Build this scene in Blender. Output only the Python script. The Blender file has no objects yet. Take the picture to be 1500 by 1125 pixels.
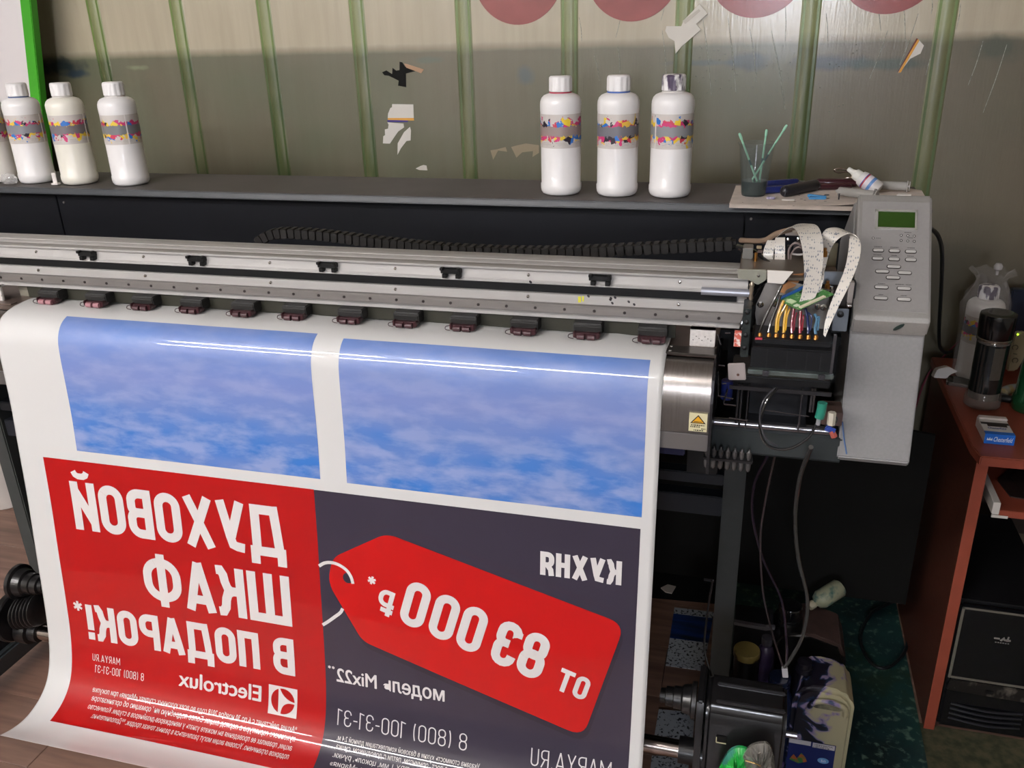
import bpy, bmesh, math, random
from math import sin, cos, pi, sqrt, atan2, radians
from mathutils import Vector, Matrix
V = Vector
random.seed(7)
SC = bpy.context.scene
COL = SC.collection
# ------------------------------------------------------------------ camera
YAW, PITCH, ROLL, FPX = .2813, .3971, -.0308, 1273.8
CAM = V((0, 0, 1.5873))
F_ = V((-sin(YAW)*cos(PITCH), cos(YAW)*cos(PITCH), -sin(PITCH)))
_r = V((cos(YAW), sin(YAW), 0)); _u = _r.cross(F_)
R_ = cos(ROLL)*_r + sin(ROLL)*_u; U_ = -sin(ROLL)*_r + cos(ROLL)*_u
cd = bpy.data.cameras.new('camera'); cam = bpy.data.objects.new('camera', cd); COL.objects.link(cam)
cd.sensor_width = 36; cd.lens = FPX/1500*36; cd.clip_start = .02
cam.matrix_world = Matrix(((R_.x, U_.x, -F_.x, CAM.x), (R_.y, U_.y, -F_.y, CAM.y), (R_.z, U_.z, -F_.z, CAM.z), (0, 0, 0, 1)))
SC.camera = cam
# ------------------------------------------------------------------ world, light, exposure
w = bpy.data.worlds.new('world'); SC.world = w; w.use_nodes = True
w.node_tree.nodes['Background'].inputs[0].default_value = (.6, .7, .9, 1)
w.node_tree.nodes['Background'].inputs[1].default_value = .3
SC.view_settings.view_transform = 'Standard'; SC.view_settings.look = 'None'
SC.view_settings.exposure = 0.22; SC.view_settings.gamma = 1; SC.view_settings.use_curve_mapping = False
TUBE_E = 125.0      # emission of the ceiling tubes
GLARE_E = 58.0     # emission of the pane added behind the camera for the wall glare
RX0, RX1, RY0, RY1, RZ = -4.4, 2.4, -3.4, 2.4, 2.75

def at(px, py, **k):
    """the point where the sight line of a pixel of the 1500x1125 frame meets a plane x=, y= or z="""
    d = F_ + R_*((px-750)/FPX) - U_*((py-562.5)/FPX)
    (ax, v), = k.items(); i = 'xyz'.index(ax)
    return CAM + d*((v-CAM[i])/d[i])
# ------------------------------------------------------------------ materials
def lin(h):
    h = h.lstrip('#'); o = []
    for i in (0, 2, 4):
        c = int(h[i:i+2], 16)/255
        o.append(c/12.92 if c <= .04045 else ((c+.055)/1.055)**2.4)
    return (*o, 1)
MATS = {}
def mat(name, col, rough=.5, metal=0, spec=.5, coat=0, trans=0, emit=0, noise=0, nscale=30, col2=None, bump=0, bscale=80, stretch=(1, 1, 1), alpha=1, thr=(.35, .65), detail=5, ior=1.45, crough=.05):
    if name in MATS: return MATS[name]
    m = bpy.data.materials.new(name); m.use_nodes = True; nt = m.node_tree; b = nt.nodes['Principled BSDF']
    b.inputs['Base Color'].default_value = lin(col); b.inputs['Roughness'].default_value = rough; b.inputs['Metallic'].default_value = metal
    b.inputs['Specular IOR Level'].default_value = spec; b.inputs['Coat Weight'].default_value = coat; b.inputs['Coat Roughness'].default_value = crough
    b.inputs['Transmission Weight'].default_value = trans; b.inputs['Alpha'].default_value = alpha; b.inputs['IOR'].default_value = ior
    if emit: b.inputs['Emission Color'].default_value = lin(col); b.inputs['Emission Strength'].default_value = emit
    if col2 or noise or bump:
        tc = nt.nodes.new('ShaderNodeTexCoord'); mp = nt.nodes.new('ShaderNodeMapping'); mp.inputs['Scale'].default_value = stretch
        nt.links.new(tc.outputs['Object'], mp.inputs[0])
    if col2 or noise:
        n = nt.nodes.new('ShaderNodeTexNoise'); n.inputs['Scale'].default_value = nscale; n.inputs['Detail'].default_value = detail
        nt.links.new(mp.outputs[0], n.inputs['Vector'])
        r = nt.nodes.new('ShaderNodeValToRGB'); r.color_ramp.elements[0].position = thr[0]; r.color_ramp.elements[1].position = thr[1]
        a = lin(col); c2 = lin(col2) if col2 else tuple(min(1, x*(1+noise)) for x in a[:3])+(1,)
        r.color_ramp.elements[0].color = a if col2 else tuple(x*(1-noise) for x in a[:3])+(1,); r.color_ramp.elements[1].color = c2
        nt.links.new(n.outputs['Fac'], r.inputs[0]); nt.links.new(r.outputs[0], b.inputs['Base Color'])
    if bump:
        n = nt.nodes.new('ShaderNodeTexNoise'); n.inputs['Scale'].default_value = bscale; n.inputs['Detail'].default_value = 4
        nt.links.new(mp.outputs[0], n.inputs['Vector'])
        bp = nt.nodes.new('ShaderNodeBump'); bp.inputs['Strength'].default_value = bump; bp.inputs['Distance'].default_value = .002
        nt.links.new(n.outputs['Fac'], bp.inputs['Height']); nt.links.new(bp.outputs[0], b.inputs['Normal'])
    MATS[name] = m; return m
class NT:
    """small helper for hand-made node materials"""
    def __init__(s, name):
        s.m = bpy.data.materials.new(name); s.m.use_nodes = True; s.t = s.m.node_tree; s.b = s.t.nodes['Principled BSDF']; MATS[name] = s.m
    def n(s, typ, **k):
        x = s.t.nodes.new('ShaderNode'+typ)
        for a, v in k.items():
            if a.startswith('i_'):
                key = a[2:]; key = int(key) if key.isdigit() else key.replace('_', ' ')
                if isinstance(v, bpy.types.NodeSocket): s.t.links.new(v, x.inputs[key])
                else: x.inputs[key].default_value = v
            else: setattr(x, a, v)
        return x
    def math(s, op, a, b=None, c=None, clamp=False):
        x = s.n('Math', operation=op); x.use_clamp = clamp
        for i, v in enumerate((a, b, c)):
            if v is None: continue
            if isinstance(v, bpy.types.NodeSocket): s.t.links.new(v, x.inputs[i])
            else: x.inputs[i].default_value = v
        return x.outputs[0]
    def mix(s, f, a, b):
        x = s.n('Mix', data_type='RGBA')
        for i, v in ((0, f), (6, a), (7, b)):
            if isinstance(v, bpy.types.NodeSocket): s.t.links.new(v, x.inputs[i])
            else: x.inputs[i].default_value = v
        return x.outputs[2]
    def link(s, a, b): s.t.links.new(a, s.b.inputs[b])
# ------------------------------------------------------------------ mesh builder
XF = [None]      # optional re-siting of the parts being built (used for the gantry group)
class MB:
    def __init__(s): s.v = []; s.f = []
    def add(s, vs, fs):
        o = len(s.v); s.v += [V(p) for p in vs]; s.f += [tuple(o+i for i in f) for f in fs]; return s
    def box(s, x0, x1, y0, y1, z0, z1):
        return s.add([(x0,y0,z0),(x1,y0,z0),(x1,y1,z0),(x0,y1,z0),(x0,y0,z1),(x1,y0,z1),(x1,y1,z1),(x0,y1,z1)],
                     [(0,3,2,1),(4,5,6,7),(0,1,5,4),(1,2,6,5),(2,3,7,6),(3,0,4,7)])
    def obox(s, c, ax, ay, az):
        """oriented box: centre and three half-axis vectors"""
        c, ax, ay, az = V(c), V(ax), V(ay), V(az)
        return s.add([c+ax*i+ay*j+az*k for k in (-1, 1) for j in (-1, 1) for i in (-1, 1)],
                     [(0,2,3,1),(4,5,7,6),(0,1,5,4),(1,3,7,5),(3,2,6,7),(2,0,4,6)])
    def cyl(s, a, b, r, r2=None, n=16):
        a, b = V(a), V(b); r2 = r if r2 is None else r2; d = (b-a).normalized()
        u = d.orthogonal().normalized(); w_ = d.cross(u)
        vs = [a+(u*cos(2*pi*i/n)+w_*sin(2*pi*i/n))*r for i in range(n)]+[b+(u*cos(2*pi*i/n)+w_*sin(2*pi*i/n))*r2 for i in range(n)]
        return s.add(vs, [(i, (i+1) % n, n+(i+1) % n, n+i) for i in range(n)]+[tuple(range(n-1, -1, -1)), tuple(range(n, 2*n))])
    def lathe(s, prof, c=(0, 0, 0), n=32, axis=None, cap=True, squash=1):
        c = V(c); d = V(axis).normalized() if axis else V((0, 0, 1)); u = V((1, 0, 0)) if not axis else d.orthogonal().normalized(); w_ = d.cross(u)
        vs = []; fs = []
        for r, h in prof:
            vs += [c+d*h+(u*cos(2*pi*i/n)+w_*sin(2*pi*i/n)*squash)*r for i in range(n)]
        for k in range(len(prof)-1):
            fs += [(k*n+i, k*n+(i+1) % n, (k+1)*n+(i+1) % n, (k+1)*n+i) for i in range(n)]
        if cap:
            fs.append(tuple(range(n-1, -1, -1))); k = (len(prof)-1)*n; fs.append(tuple(range(k, k+n)))
        return s.add(vs, fs)
    def tube(s, pts, r, n=8, sub=4):
        P = smooth(pts, sub) if sub else [V(p) for p in pts]; vs = []; fs = []
        t0 = (P[1]-P[0]).normalized(); u = t0.orthogonal().normalized()
        for i, p in enumerate(P):
            t = (P[min(i+1, len(P)-1)]-P[max(i-1, 0)]).normalized(); u = (u-t*u.dot(t)).normalized(); w_ = t.cross(u)
            rr = r(i/(len(P)-1)) if callable(r) else r
            vs += [p+(u*cos(2*pi*k/n)+w_*sin(2*pi*k/n))*rr for k in range(n)]
        for i in range(len(P)-1): fs += [(i*n+k, i*n+(k+1) % n, (i+1)*n+(k+1) % n, (i+1)*n+k) for k in range(n)]
        fs.append(tuple(range(n-1, -1, -1))); k = (len(P)-1)*n; fs.append(tuple(range(k, k+n)))
        return s.add(vs, fs)
    def prism(s, poly, O, U, W, N, h0, h1):
        """2-D outline poly in plane O + u*U + w*W, extruded along N from h0 to h1"""
        O, U, W, N = V(O), V(U), V(W), V(N); n = len(poly)
        vs = [O+U*a+W*b+N*h0 for a, b in poly]+[O+U*a+W*b+N*h1 for a, b in poly]
        return s.add(vs, [tuple(range(n)), tuple(range(2*n-1, n-1, -1))]+[(i, n+i, n+(i+1) % n, (i+1) % n) for i in range(n)])
    def ribbon(s, pts, wv, th=.0008, sub=6):
        """flat strip along pts; wv = half-width vectors, one per point"""
        P = smooth(pts, sub); W = smooth(wv, sub); n = len(P); vs = []
        for i in range(n):
            t = (P[min(i+1, n-1)]-P[max(i-1, 0)]); q = t.cross(W[i]).normalized()*th/2
            vs += [P[i]-W[i]-q, P[i]+W[i]-q, P[i]+W[i]+q, P[i]-W[i]+q]
        fs = [(0, 1, 2, 3), (4*n-1, 4*n-2, 4*n-3, 4*n-4)]
        for i in range(n-1):
            for k in range(4): fs.append((4*i+k, 4*i+4+k, 4*i+4+(k+1) % 4, 4*i+(k+1) % 4))
        return s.add(vs, fs)
    def build(s, name, m, parent=None, bevel=0, smooth_=False, seg=2, kind=None, label=None, fix=True, ang=40):
        me = bpy.data.meshes.new(name); o = V((0, 0, 0)); p = parent
        while p is not None: o += p.location; p = p.parent
        if XF[0]: s.v = [XF[0](v) for v in s.v]
        me.from_pydata([v-o for v in s.v], [], s.f)
        bm = bmesh.new(); bm.from_mesh(me)
        if fix: bmesh.ops.recalc_face_normals(bm, faces=bm.faces)
        if bevel:
            es = [e for e in bm.edges if len(e.link_faces) == 2 and e.calc_face_angle(0) > .5]
            bmesh.ops.bevel(bm, geom=es, offset=bevel, segments=seg, affect='EDGES', clamp_overlap=True)
        bm.to_mesh(me); bm.free()
        if smooth_ or bevel:
            me.polygons.foreach_set('use_smooth', [True]*len(me.polygons))
            try: me.set_sharp_from_angle(angle=radians(ang))
            except Exception: pass
        ob = bpy.data.objects.new(name, me); COL.objects.link(ob)
        if m is not None: me.materials.append(m)
        ob.parent = parent
        if kind: ob['kind'] = kind
        if label: ob['label'] = label
        return ob
def smooth(pts, n=6):
    P = [V(p) for p in pts]
    if n <= 1 or len(P) < 3: return P
    Q = [P[0]*2-P[1]]+P+[P[-1]*2-P[-2]]; o = []
    for i in range(1, len(Q)-2):
        a, b, c, d = Q[i-1:i+3]
        for k in range(n):
            t = k/n; o.append(.5*((2*b)+(c-a)*t+(2*a-5*b+4*c-d)*t*t+(3*b-a-3*c+d)*t**3))
    o.append(P[-1]); return o
def thing(name, loc, label, cat, group=None):
    o = bpy.data.objects.new(name, None); COL.objects.link(o); o.location = loc; o.empty_display_size = .05
    o['label'] = label; o['category'] = cat
    if group: o['group'] = group
    return o
def tag(o, label, cat, group=None, kind=None):
    o['label'] = label; o['category'] = cat
    if group: o['group'] = group
    if kind: o['kind'] = kind
    return o
def struct(o): o['kind'] = 'structure'; return o
def ubox(*a): return MB().box(*a)
def dup(root, loc, label, group=None, rz=None):
    r = root.copy(); COL.objects.link(r); r.location = loc; r['label'] = label
    if group: r['group'] = group
    if rz is not None: r.rotation_euler = (0, 0, rz)
    for ch in list(root.children):
        c = ch.copy(); COL.objects.link(c); c.parent = r
        for g in list(ch.children):
            d = g.copy(); COL.objects.link(d); d.parent = c
    return r
# common materials
ALU = mat('brushed_aluminium', '#a8a5a2', .6, .1, noise=.03, nscale=14, stretch=(.4, 6, 6))
ALU2 = mat('rail_steel', '#7f7a77', .45, .4, noise=.06, nscale=20, stretch=(.3, 5, 5))
STEEL = mat('stainless_steel', '#a39c97', .27, .95, noise=.09, nscale=60, stretch=(6, 1, .15), bump=.05, bscale=160)
CHROME = mat('chrome', '#d8d6d4', .12, 1)
DARKP = mat('dark_grey_plastic', '#252423', .55, spec=.35)
BLACKP = mat('black_plastic', '#0f0f10', .42, spec=.4)
BLACKM = mat('black_painted_metal', '#101114', .5, spec=.3, noise=.2, nscale=20)
GREYM = mat('grey_painted_metal', '#3a3d3c', .5, noise=.08, nscale=25)
MAROON = mat('maroon_plastic', '#38191e', .35, coat=.3)
PINKR = mat('pink_rubber', '#9c6f75', .5)
WHITEP = mat('white_paper', '#d9d3ce', .7)
SILVERP = mat('silver_plastic', '#96938f', .38, .25, noise=.03, nscale=300)
BRASS = mat('brass', '#a8763c', .35, .9)
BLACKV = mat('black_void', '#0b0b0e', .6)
# ------------------------------------------------------------------ room shell
def wood_floor():
    k = NT('laminate_floor'); tc = k.n('TexCoord')
    mp = k.n('Mapping', i_Vector=tc.outputs['Object']); mp.inputs['Scale'].default_value = (1.2, 14, 1)
    n1 = k.n('TexNoise', i_Vector=mp.outputs[0]); n1.inputs['Scale'].default_value = 3; n1.inputs['Detail'].default_value = 8
    n2 = k.n('TexNoise', i_Vector=tc.outputs['Object']); n2.inputs['Scale'].default_value = 5
    oi = k.n('ObjectInfo')
    r = k.n('ValToRGB', i_0=n1.outputs[0]); r.color_ramp.elements[0].color = lin('#6b4e41'); r.color_ramp.elements[0].position = .3
    r.color_ramp.elements[1].color = lin('#9a7867'); r.color_ramp.elements[1].position = .7
    c = k.mix(k.math('MULTIPLY', n2.outputs[0], .35), r.outputs[0], lin('#5a4238'))
    c = k.mix(k.math('MULTIPLY', oi.outputs['Random'], .25), c, lin('#6d5a50'))
    k.link(c, 'Base Color'); k.b.inputs['Roughness'].default_value = .38
    return k.m
FLOORM = wood_floor()
floor = struct(MB().box(RX0, RX1, RY0, RY1+.1, -.1, -.004).build('floor', mat('floor_base', '#2c221d', .7)))
pl = None; k = 0
for j in range(-1, 13):                       # laminate planks in view: rows run along X
    y0 = .2+j*.193
    if y0 > 2.38: break
    for i in range(4):
        x0 = -3.9+((j*.47) % 1.3)+i*1.3; x1 = x0+1.298
        x1 = min(x1, RX1); y1 = min(y0+.1915, RY1)
        MB().box(max(x0, RX0), x1, y0, y1, -.004, 0).build('floor_plank', FLOORM, floor, bevel=.0007, seg=1)
def back_wall_mat():
    k = NT('painted_back_wall'); tc = k.n('TexCoord'); sp = k.n('SeparateXYZ', i_0=tc.outputs['Object'])
    X, Z = sp.outputs[0], sp.outputs[2]
    mp = k.n('Mapping', i_Vector=tc.outputs['Object']); mp.inputs['Scale'].default_value = (9, 1, .8)
    n1 = k.n('TexNoise', i_Vector=mp.outputs[0]); n1.inputs['Scale'].default_value = 4; n1.inputs['Detail'].default_value = 6
    n2 = k.n('TexNoise', i_Vector=tc.outputs['Object']); n2.inputs['Scale'].default_value = 3.2; n2.inputs['Detail'].default_value = 5
    n3 = k.n('TexNoise', i_Vector=tc.outputs['Object']); n3.inputs['Scale'].default_value = 26; n3.inputs['Detail'].default_value = 5
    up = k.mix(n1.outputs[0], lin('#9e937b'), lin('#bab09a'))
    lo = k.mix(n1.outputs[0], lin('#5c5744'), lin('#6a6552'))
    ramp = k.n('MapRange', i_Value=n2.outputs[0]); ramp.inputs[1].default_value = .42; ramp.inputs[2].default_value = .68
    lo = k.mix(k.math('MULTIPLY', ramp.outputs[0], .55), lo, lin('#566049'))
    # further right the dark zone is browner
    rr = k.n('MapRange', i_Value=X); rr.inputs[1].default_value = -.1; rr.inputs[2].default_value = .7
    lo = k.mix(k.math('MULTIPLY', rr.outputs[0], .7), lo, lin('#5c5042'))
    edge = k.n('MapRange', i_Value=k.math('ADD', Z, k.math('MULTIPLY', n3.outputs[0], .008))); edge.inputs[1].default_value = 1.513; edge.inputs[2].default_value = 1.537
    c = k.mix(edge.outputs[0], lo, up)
    # paint smudges, each a soft blob broken up by noise
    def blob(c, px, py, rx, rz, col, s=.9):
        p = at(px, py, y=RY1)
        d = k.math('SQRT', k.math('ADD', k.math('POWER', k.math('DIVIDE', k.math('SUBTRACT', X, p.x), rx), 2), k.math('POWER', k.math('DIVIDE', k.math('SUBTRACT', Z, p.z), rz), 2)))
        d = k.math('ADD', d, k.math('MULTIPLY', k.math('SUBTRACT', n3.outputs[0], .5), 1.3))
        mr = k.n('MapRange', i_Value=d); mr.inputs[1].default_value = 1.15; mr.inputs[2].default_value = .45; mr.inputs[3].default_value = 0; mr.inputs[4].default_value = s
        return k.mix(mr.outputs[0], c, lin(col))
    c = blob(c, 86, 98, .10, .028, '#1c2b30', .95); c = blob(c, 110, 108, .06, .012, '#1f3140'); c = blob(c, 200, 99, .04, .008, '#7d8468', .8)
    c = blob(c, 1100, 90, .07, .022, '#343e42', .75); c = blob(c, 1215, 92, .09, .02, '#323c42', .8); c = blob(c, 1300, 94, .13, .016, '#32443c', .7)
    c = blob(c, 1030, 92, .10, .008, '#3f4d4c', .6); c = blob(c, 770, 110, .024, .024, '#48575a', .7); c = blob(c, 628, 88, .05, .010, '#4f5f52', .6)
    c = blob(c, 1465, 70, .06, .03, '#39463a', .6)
    k.link(c, 'Base Color'); k.b.inputs['Roughness'].default_value = .42
    bn = k.n('TexNoise', i_Vector=mp.outputs[0]); bn.inputs['Scale'].default_value = 22; bn.inputs['Detail'].default_value = 6
    bp = k.n('Bump', i_Height=bn.outputs[0]); bp.inputs['Strength'].default_value = .16; bp.inputs['Distance'].default_value = .002
    k.t.links.new(bp.outputs[0], k.b.inputs['Normal'])
    k.b.inputs['Coat Weight'].default_value = .7; k.b.inputs['Coat Roughness'].default_value = .16
    k.t.links.new(bp.outputs[0], k.b.inputs['Coat Normal'])
    return k.m
WALLM = back_wall_mat()
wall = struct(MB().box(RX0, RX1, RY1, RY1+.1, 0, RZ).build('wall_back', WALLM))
PLAIN = mat('plain_wall', '#a9a49a', .7, noise=.05, nscale=4)
struct(MB().box(RX0-.1, RX0, RY0, RY1+.1, 0, RZ).build('wall_left', PLAIN))
struct(MB().box(RX1, RX1+.1, RY0, RY1+.1, 0, RZ).build('wall_right', PLAIN))
ceiling = struct(MB().box(RX0-.1, RX1+.1, RY0-.1, RY1+.1, RZ, RZ+.1).build('ceiling', mat('ceiling_paint', '#c9c6c0', .8)))
# front wall with an opening for the added, unseen glare window behind the camera
fw = MB(); wx0, wx1, wz0, wz1 = -.12, .42, 1.42, 2.05
fw.box(RX0, wx0, RY0-.1, RY0, 0, RZ).box(wx1, RX1, RY0-.1, RY0, 0, RZ).box(wx0, wx1, RY0-.1, RY0, 0, wz0).box(wx0, wx1, RY0-.1, RY0, wz1, RZ)
struct(fw.build('wall_front', PLAIN))
win = struct(MB().box(wx0, wx1, RY0-.09, RY0-.08, wz0, wz1).build('added_glare_window', mat('glare_pane', '#eef3ff', .5, emit=GLARE_E)))
fr = MB()
for a in (wx0, (wx0+wx1)/2, wx1-.04): fr.box(a, a+.04, RY0-.07, RY0+.01, wz0, wz1)
for a in (wz0, wz1-.04): fr.box(wx0, wx1, RY0-.07, RY0+.012, a, a+.04)
fr.build('glare_window_frame', mat('white_frame', '#dddddd', .4), win)
struct(MB().box(RX0, RX1, RY1-.02, RY1, 0, .085).build('baseboard_back', mat('dark_wood_trim', '#3a2a22', .5), bevel=.004))
# vertical green ribs of the sheet wall
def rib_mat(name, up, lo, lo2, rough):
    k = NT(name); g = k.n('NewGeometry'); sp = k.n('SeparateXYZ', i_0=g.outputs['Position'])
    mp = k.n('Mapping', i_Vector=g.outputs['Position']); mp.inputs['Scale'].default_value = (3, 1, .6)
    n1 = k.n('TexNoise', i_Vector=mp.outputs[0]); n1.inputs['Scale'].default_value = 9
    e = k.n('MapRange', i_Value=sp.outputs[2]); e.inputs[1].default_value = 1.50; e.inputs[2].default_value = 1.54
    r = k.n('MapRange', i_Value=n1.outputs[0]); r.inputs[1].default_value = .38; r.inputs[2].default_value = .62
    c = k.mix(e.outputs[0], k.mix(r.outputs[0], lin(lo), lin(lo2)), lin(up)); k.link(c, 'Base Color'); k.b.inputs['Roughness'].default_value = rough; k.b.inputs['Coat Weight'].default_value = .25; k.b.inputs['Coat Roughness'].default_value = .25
    return k.m
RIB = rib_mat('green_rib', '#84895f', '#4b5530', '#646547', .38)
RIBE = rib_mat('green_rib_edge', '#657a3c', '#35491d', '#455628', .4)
rib0 = None
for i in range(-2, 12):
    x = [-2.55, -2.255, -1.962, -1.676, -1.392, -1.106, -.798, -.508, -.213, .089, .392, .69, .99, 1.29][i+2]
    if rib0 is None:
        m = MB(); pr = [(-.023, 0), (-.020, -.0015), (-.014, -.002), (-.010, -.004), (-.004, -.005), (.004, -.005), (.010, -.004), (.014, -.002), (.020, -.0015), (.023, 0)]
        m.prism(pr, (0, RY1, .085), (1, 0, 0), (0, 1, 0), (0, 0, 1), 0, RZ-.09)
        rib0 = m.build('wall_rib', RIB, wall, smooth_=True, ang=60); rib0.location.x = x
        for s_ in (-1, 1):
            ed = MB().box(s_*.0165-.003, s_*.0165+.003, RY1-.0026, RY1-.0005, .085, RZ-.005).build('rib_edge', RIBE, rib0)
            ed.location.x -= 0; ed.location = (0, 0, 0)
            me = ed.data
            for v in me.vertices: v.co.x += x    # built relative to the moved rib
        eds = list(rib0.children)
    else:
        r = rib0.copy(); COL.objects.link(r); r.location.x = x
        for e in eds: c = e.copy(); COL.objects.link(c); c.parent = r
# printed red discs high on the wall
DISC = mat('red_disc_print', '#8a3c38', .5, coat=.5, crough=.22, noise=.1, nscale=15)
for cx_ in (-.644, -.345, -.043, .258):
    MB().cyl((cx_, RY1, 1.694), (cx_, RY1-.0015, 1.694), .121, n=64).build('red_disc', DISC, wall)
# glossy glue streaks on the wall
GLUE = mat('dried_glue', '#9fa297', .12, coat=1, noise=.4, nscale=160)
for (ax, ay, bx, by) in [(1030, 30, 1042, 140), (1066, 25, 1078, 135), (1090, 0, 1078, 28), (1098, 40, 1108, 120), (1150, 0, 1150, 60), (1130, 45, 1150, 160), (1322, 0, 1326, 60), (1283, 0, 1290, 45), (1345, 20, 1318, 95), (1377, 20, 1356, 110),
                         (1407, 5, 1400, 45), (1300, 45, 1274, 115), (1440, 60, 1418, 125), (1475, 65, 1440, 165), (913, 0, 902, 55), (848, 25, 852, 60), (870, 80, 878, 118), (905, 70, 908, 108), (974, 0, 968, 30), (970, 45, 976, 115), (1210, 20, 1212, 60), (1185, 0, 1172, 60), (1365, 0, 1364, 20)]:
    a = at(ax, ay, y=RY1); b = at(bx, by, y=RY1); MB().tube([a, (a+b)/2+V((.002, 0, 0)), b], lambda t: .0009*(1-.7*abs(t-.5)), n=6).build('glue_streak', GLUE, wall, smooth_=True)
for _ in range(70):
    p = at(random.uniform(1010, 1260), random.uniform(60, 180), y=RY1)
    MB().lathe([(.0001, -.001), (.0014, 0), (.0001, .001)], p, n=6, cap=False).build('glue_fleck', GLUE, wall)
# white board with a green edge leaning at the left
ang = math.atan2(.08, .51); gU = V((cos(ang), 0, -sin(ang))); gW = V((sin(ang), 0, cos(ang)))
gO = V((-2.141-.034-sin(ang)/cos(ang)*1.167, 2.27, 0)); gO.z = .02
bd = thing('display_board', (gO.x-.4, 2.28, 0), 'white board with bright green edge strip leaning in the left corner', 'board')
MB().prism([(-1.1, .13), (0, 0), (0, 2.3), (-1.1, 2.3)], gO, gU, gW, (0, 1, 0), 0, .02).build('board', mat('white_board', '#dcd6d6', .6), bd)
MB().prism([(0, 0), (.036, 0), (.036, 2.3), (0, 2.3)], gO, gU, gW, (0, 1, 0), -.004, .024).build('edge_strip', mat('bright_green_plastic', '#3fa022', .4), bd, bevel=.002)
# torn sticker scraps on the wall
def wallpoly(name, pix, m, parent=None, d=.0012, off=0):
    P = [at(x, y, y=RY1) for x, y in pix]; q = MB().prism([(p.x, p.z) for p in P], (0, RY1-off, 0), (1, 0, 0), (0, 0, 1), (0, -1, 0), 0, d)
    return q.build(name, m, parent)
def z5(L): return [(540+x*.17333, 80+y*.17333) for x, y in L]
STW = mat('sticker_white', '#cfcac2', .6); STB = mat('sticker_black', '#0a0a08', .7, spec=.2)
t = thing('torn_sticker', at(590, 125, y=RY1), 'torn black sticker with tan corner above the white one', 'sticker')
wallpoly('black_scrap', z5([(115, 150), (150, 133), (200, 165), (203, 112), (235, 135), (262, 130), (262, 60), (285, 65), (308, 100), (395, 140), (315, 160), (318, 275), (250, 262), (255, 220), (205, 195), (170, 178), (135, 175)]), STB, t)
wallpoly('tan_scrap', z5([(300, 75), (325, 80), (468, 125), (445, 158), (395, 138), (320, 110)]), mat('tan_paper', '#a88568', .6), t, .0016)
t = thing('torn_sticker', at(585, 180, y=RY1), 'torn white sticker with orange and purple stripe', 'sticker')
wallpoly('white_scrap', z5([(200, 418), (378, 420), (382, 535), (163, 535), (165, 500), (185, 450), (198, 445)]), STW, t)
wallpoly('orange_stripe', z5([(163, 535), (382, 535), (384, 557), (163, 552)]), mat('orange_print', '#d59a3c', .5), t)
wallpoly('purple_stripe', z5([(160, 552), (335, 556), (330, 570), (160, 568)]), mat('purple_print', '#31207a', .5), t)
wallpoly('white_tail', z5([(160, 572), (295, 582), (300, 615), (250, 650), (180, 752), (122, 750), (125, 690), (140, 680), (138, 632), (165, 625), (170, 590)]), STW, t)
tag(wallpoly('sticker_sliver', z5([(350, 610), (358, 640), (355, 725), (320, 730), (275, 790), (245, 845), (247, 750), (300, 655)]), STW), 'narrow white sticker sliver right of the torn white sticker', 'sticker')
tag(wallpoly('sticker_scrap', z5([(398, 962), (440, 940), (465, 932), (490, 938), (498, 978), (430, 975)]), STW), 'tiny white scrap stuck low on the wall above the shelf', 'scrap')
tag(wallpoly('sticker_scrap', z5([(1030, 808), (1085, 800), (1160, 780), (1172, 820), (1095, 810), (1075, 850), (1053, 888)]), mat('faded_paper', '#8d8069', .7)), 'faded beige paper scrap left of the red-ringed bottle', 'scrap')
tag(wallpoly('sticker_scrap', z5([(1205, 780), (1260, 765), (1330, 750), (1440, 765), (1440, 830), (1385, 865), (1390, 815), (1300, 825), (1250, 870)]), mat('faded_paper', '#8d8069')), 'faded beige paper scrap partly behind the red-ringed bottle', 'scrap')
def z3(L): return [(1000+x/3, y/3) for x, y in L]
t = thing('paper_tape', at(1005, 40, y=RY1), 'crumpled white tape stuck high on the wall above the third bottle', 'tape')
wallpoly('tape_strip', z3([(-75, 135), (-70, 115), (-5, 115), (5, 90), (75, 18), (110, 60), (60, 105), (80, 130), (-5, 205), (-30, 235), (-35, 180), (-60, 165)]), mat('white_tape', '#d3cec4', .5), t, .0075)
wallpoly('tape_fold', z3([(0, 92), (72, 40), (80, 48), (12, 105)]), mat('tape_shadow', '#bdb7ab', .5), t, .0085)
t = thing('sticker_strip', at(1335, 80, y=RY1), 'slanted white sliver with orange and maroon edge high right', 'sticker')
wallpoly('white_sliver', z3([(1035, 172), (1060, 200), (1045, 235), (1000, 258), (955, 318), (945, 320)]), STW, t)
wallpoly('orange_edge', z3([(1032, 170), (1040, 178), (958, 318), (947, 320)]), mat('orange_print', ''), t, .0018)
wallpoly('maroon_edge', z3([(1028, 168), (1034, 170), (950, 312), (944, 318)]), mat('maroon_print', '#6a2c28', .5), t, .0018)
tag(wallpoly('sticker_scrap', z3([(1103, 400), (1103, 385), (1112, 372), (1120, 390), (1118, 403)]), STW), 'small white scrap on the green rib at right', 'scrap')
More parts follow.
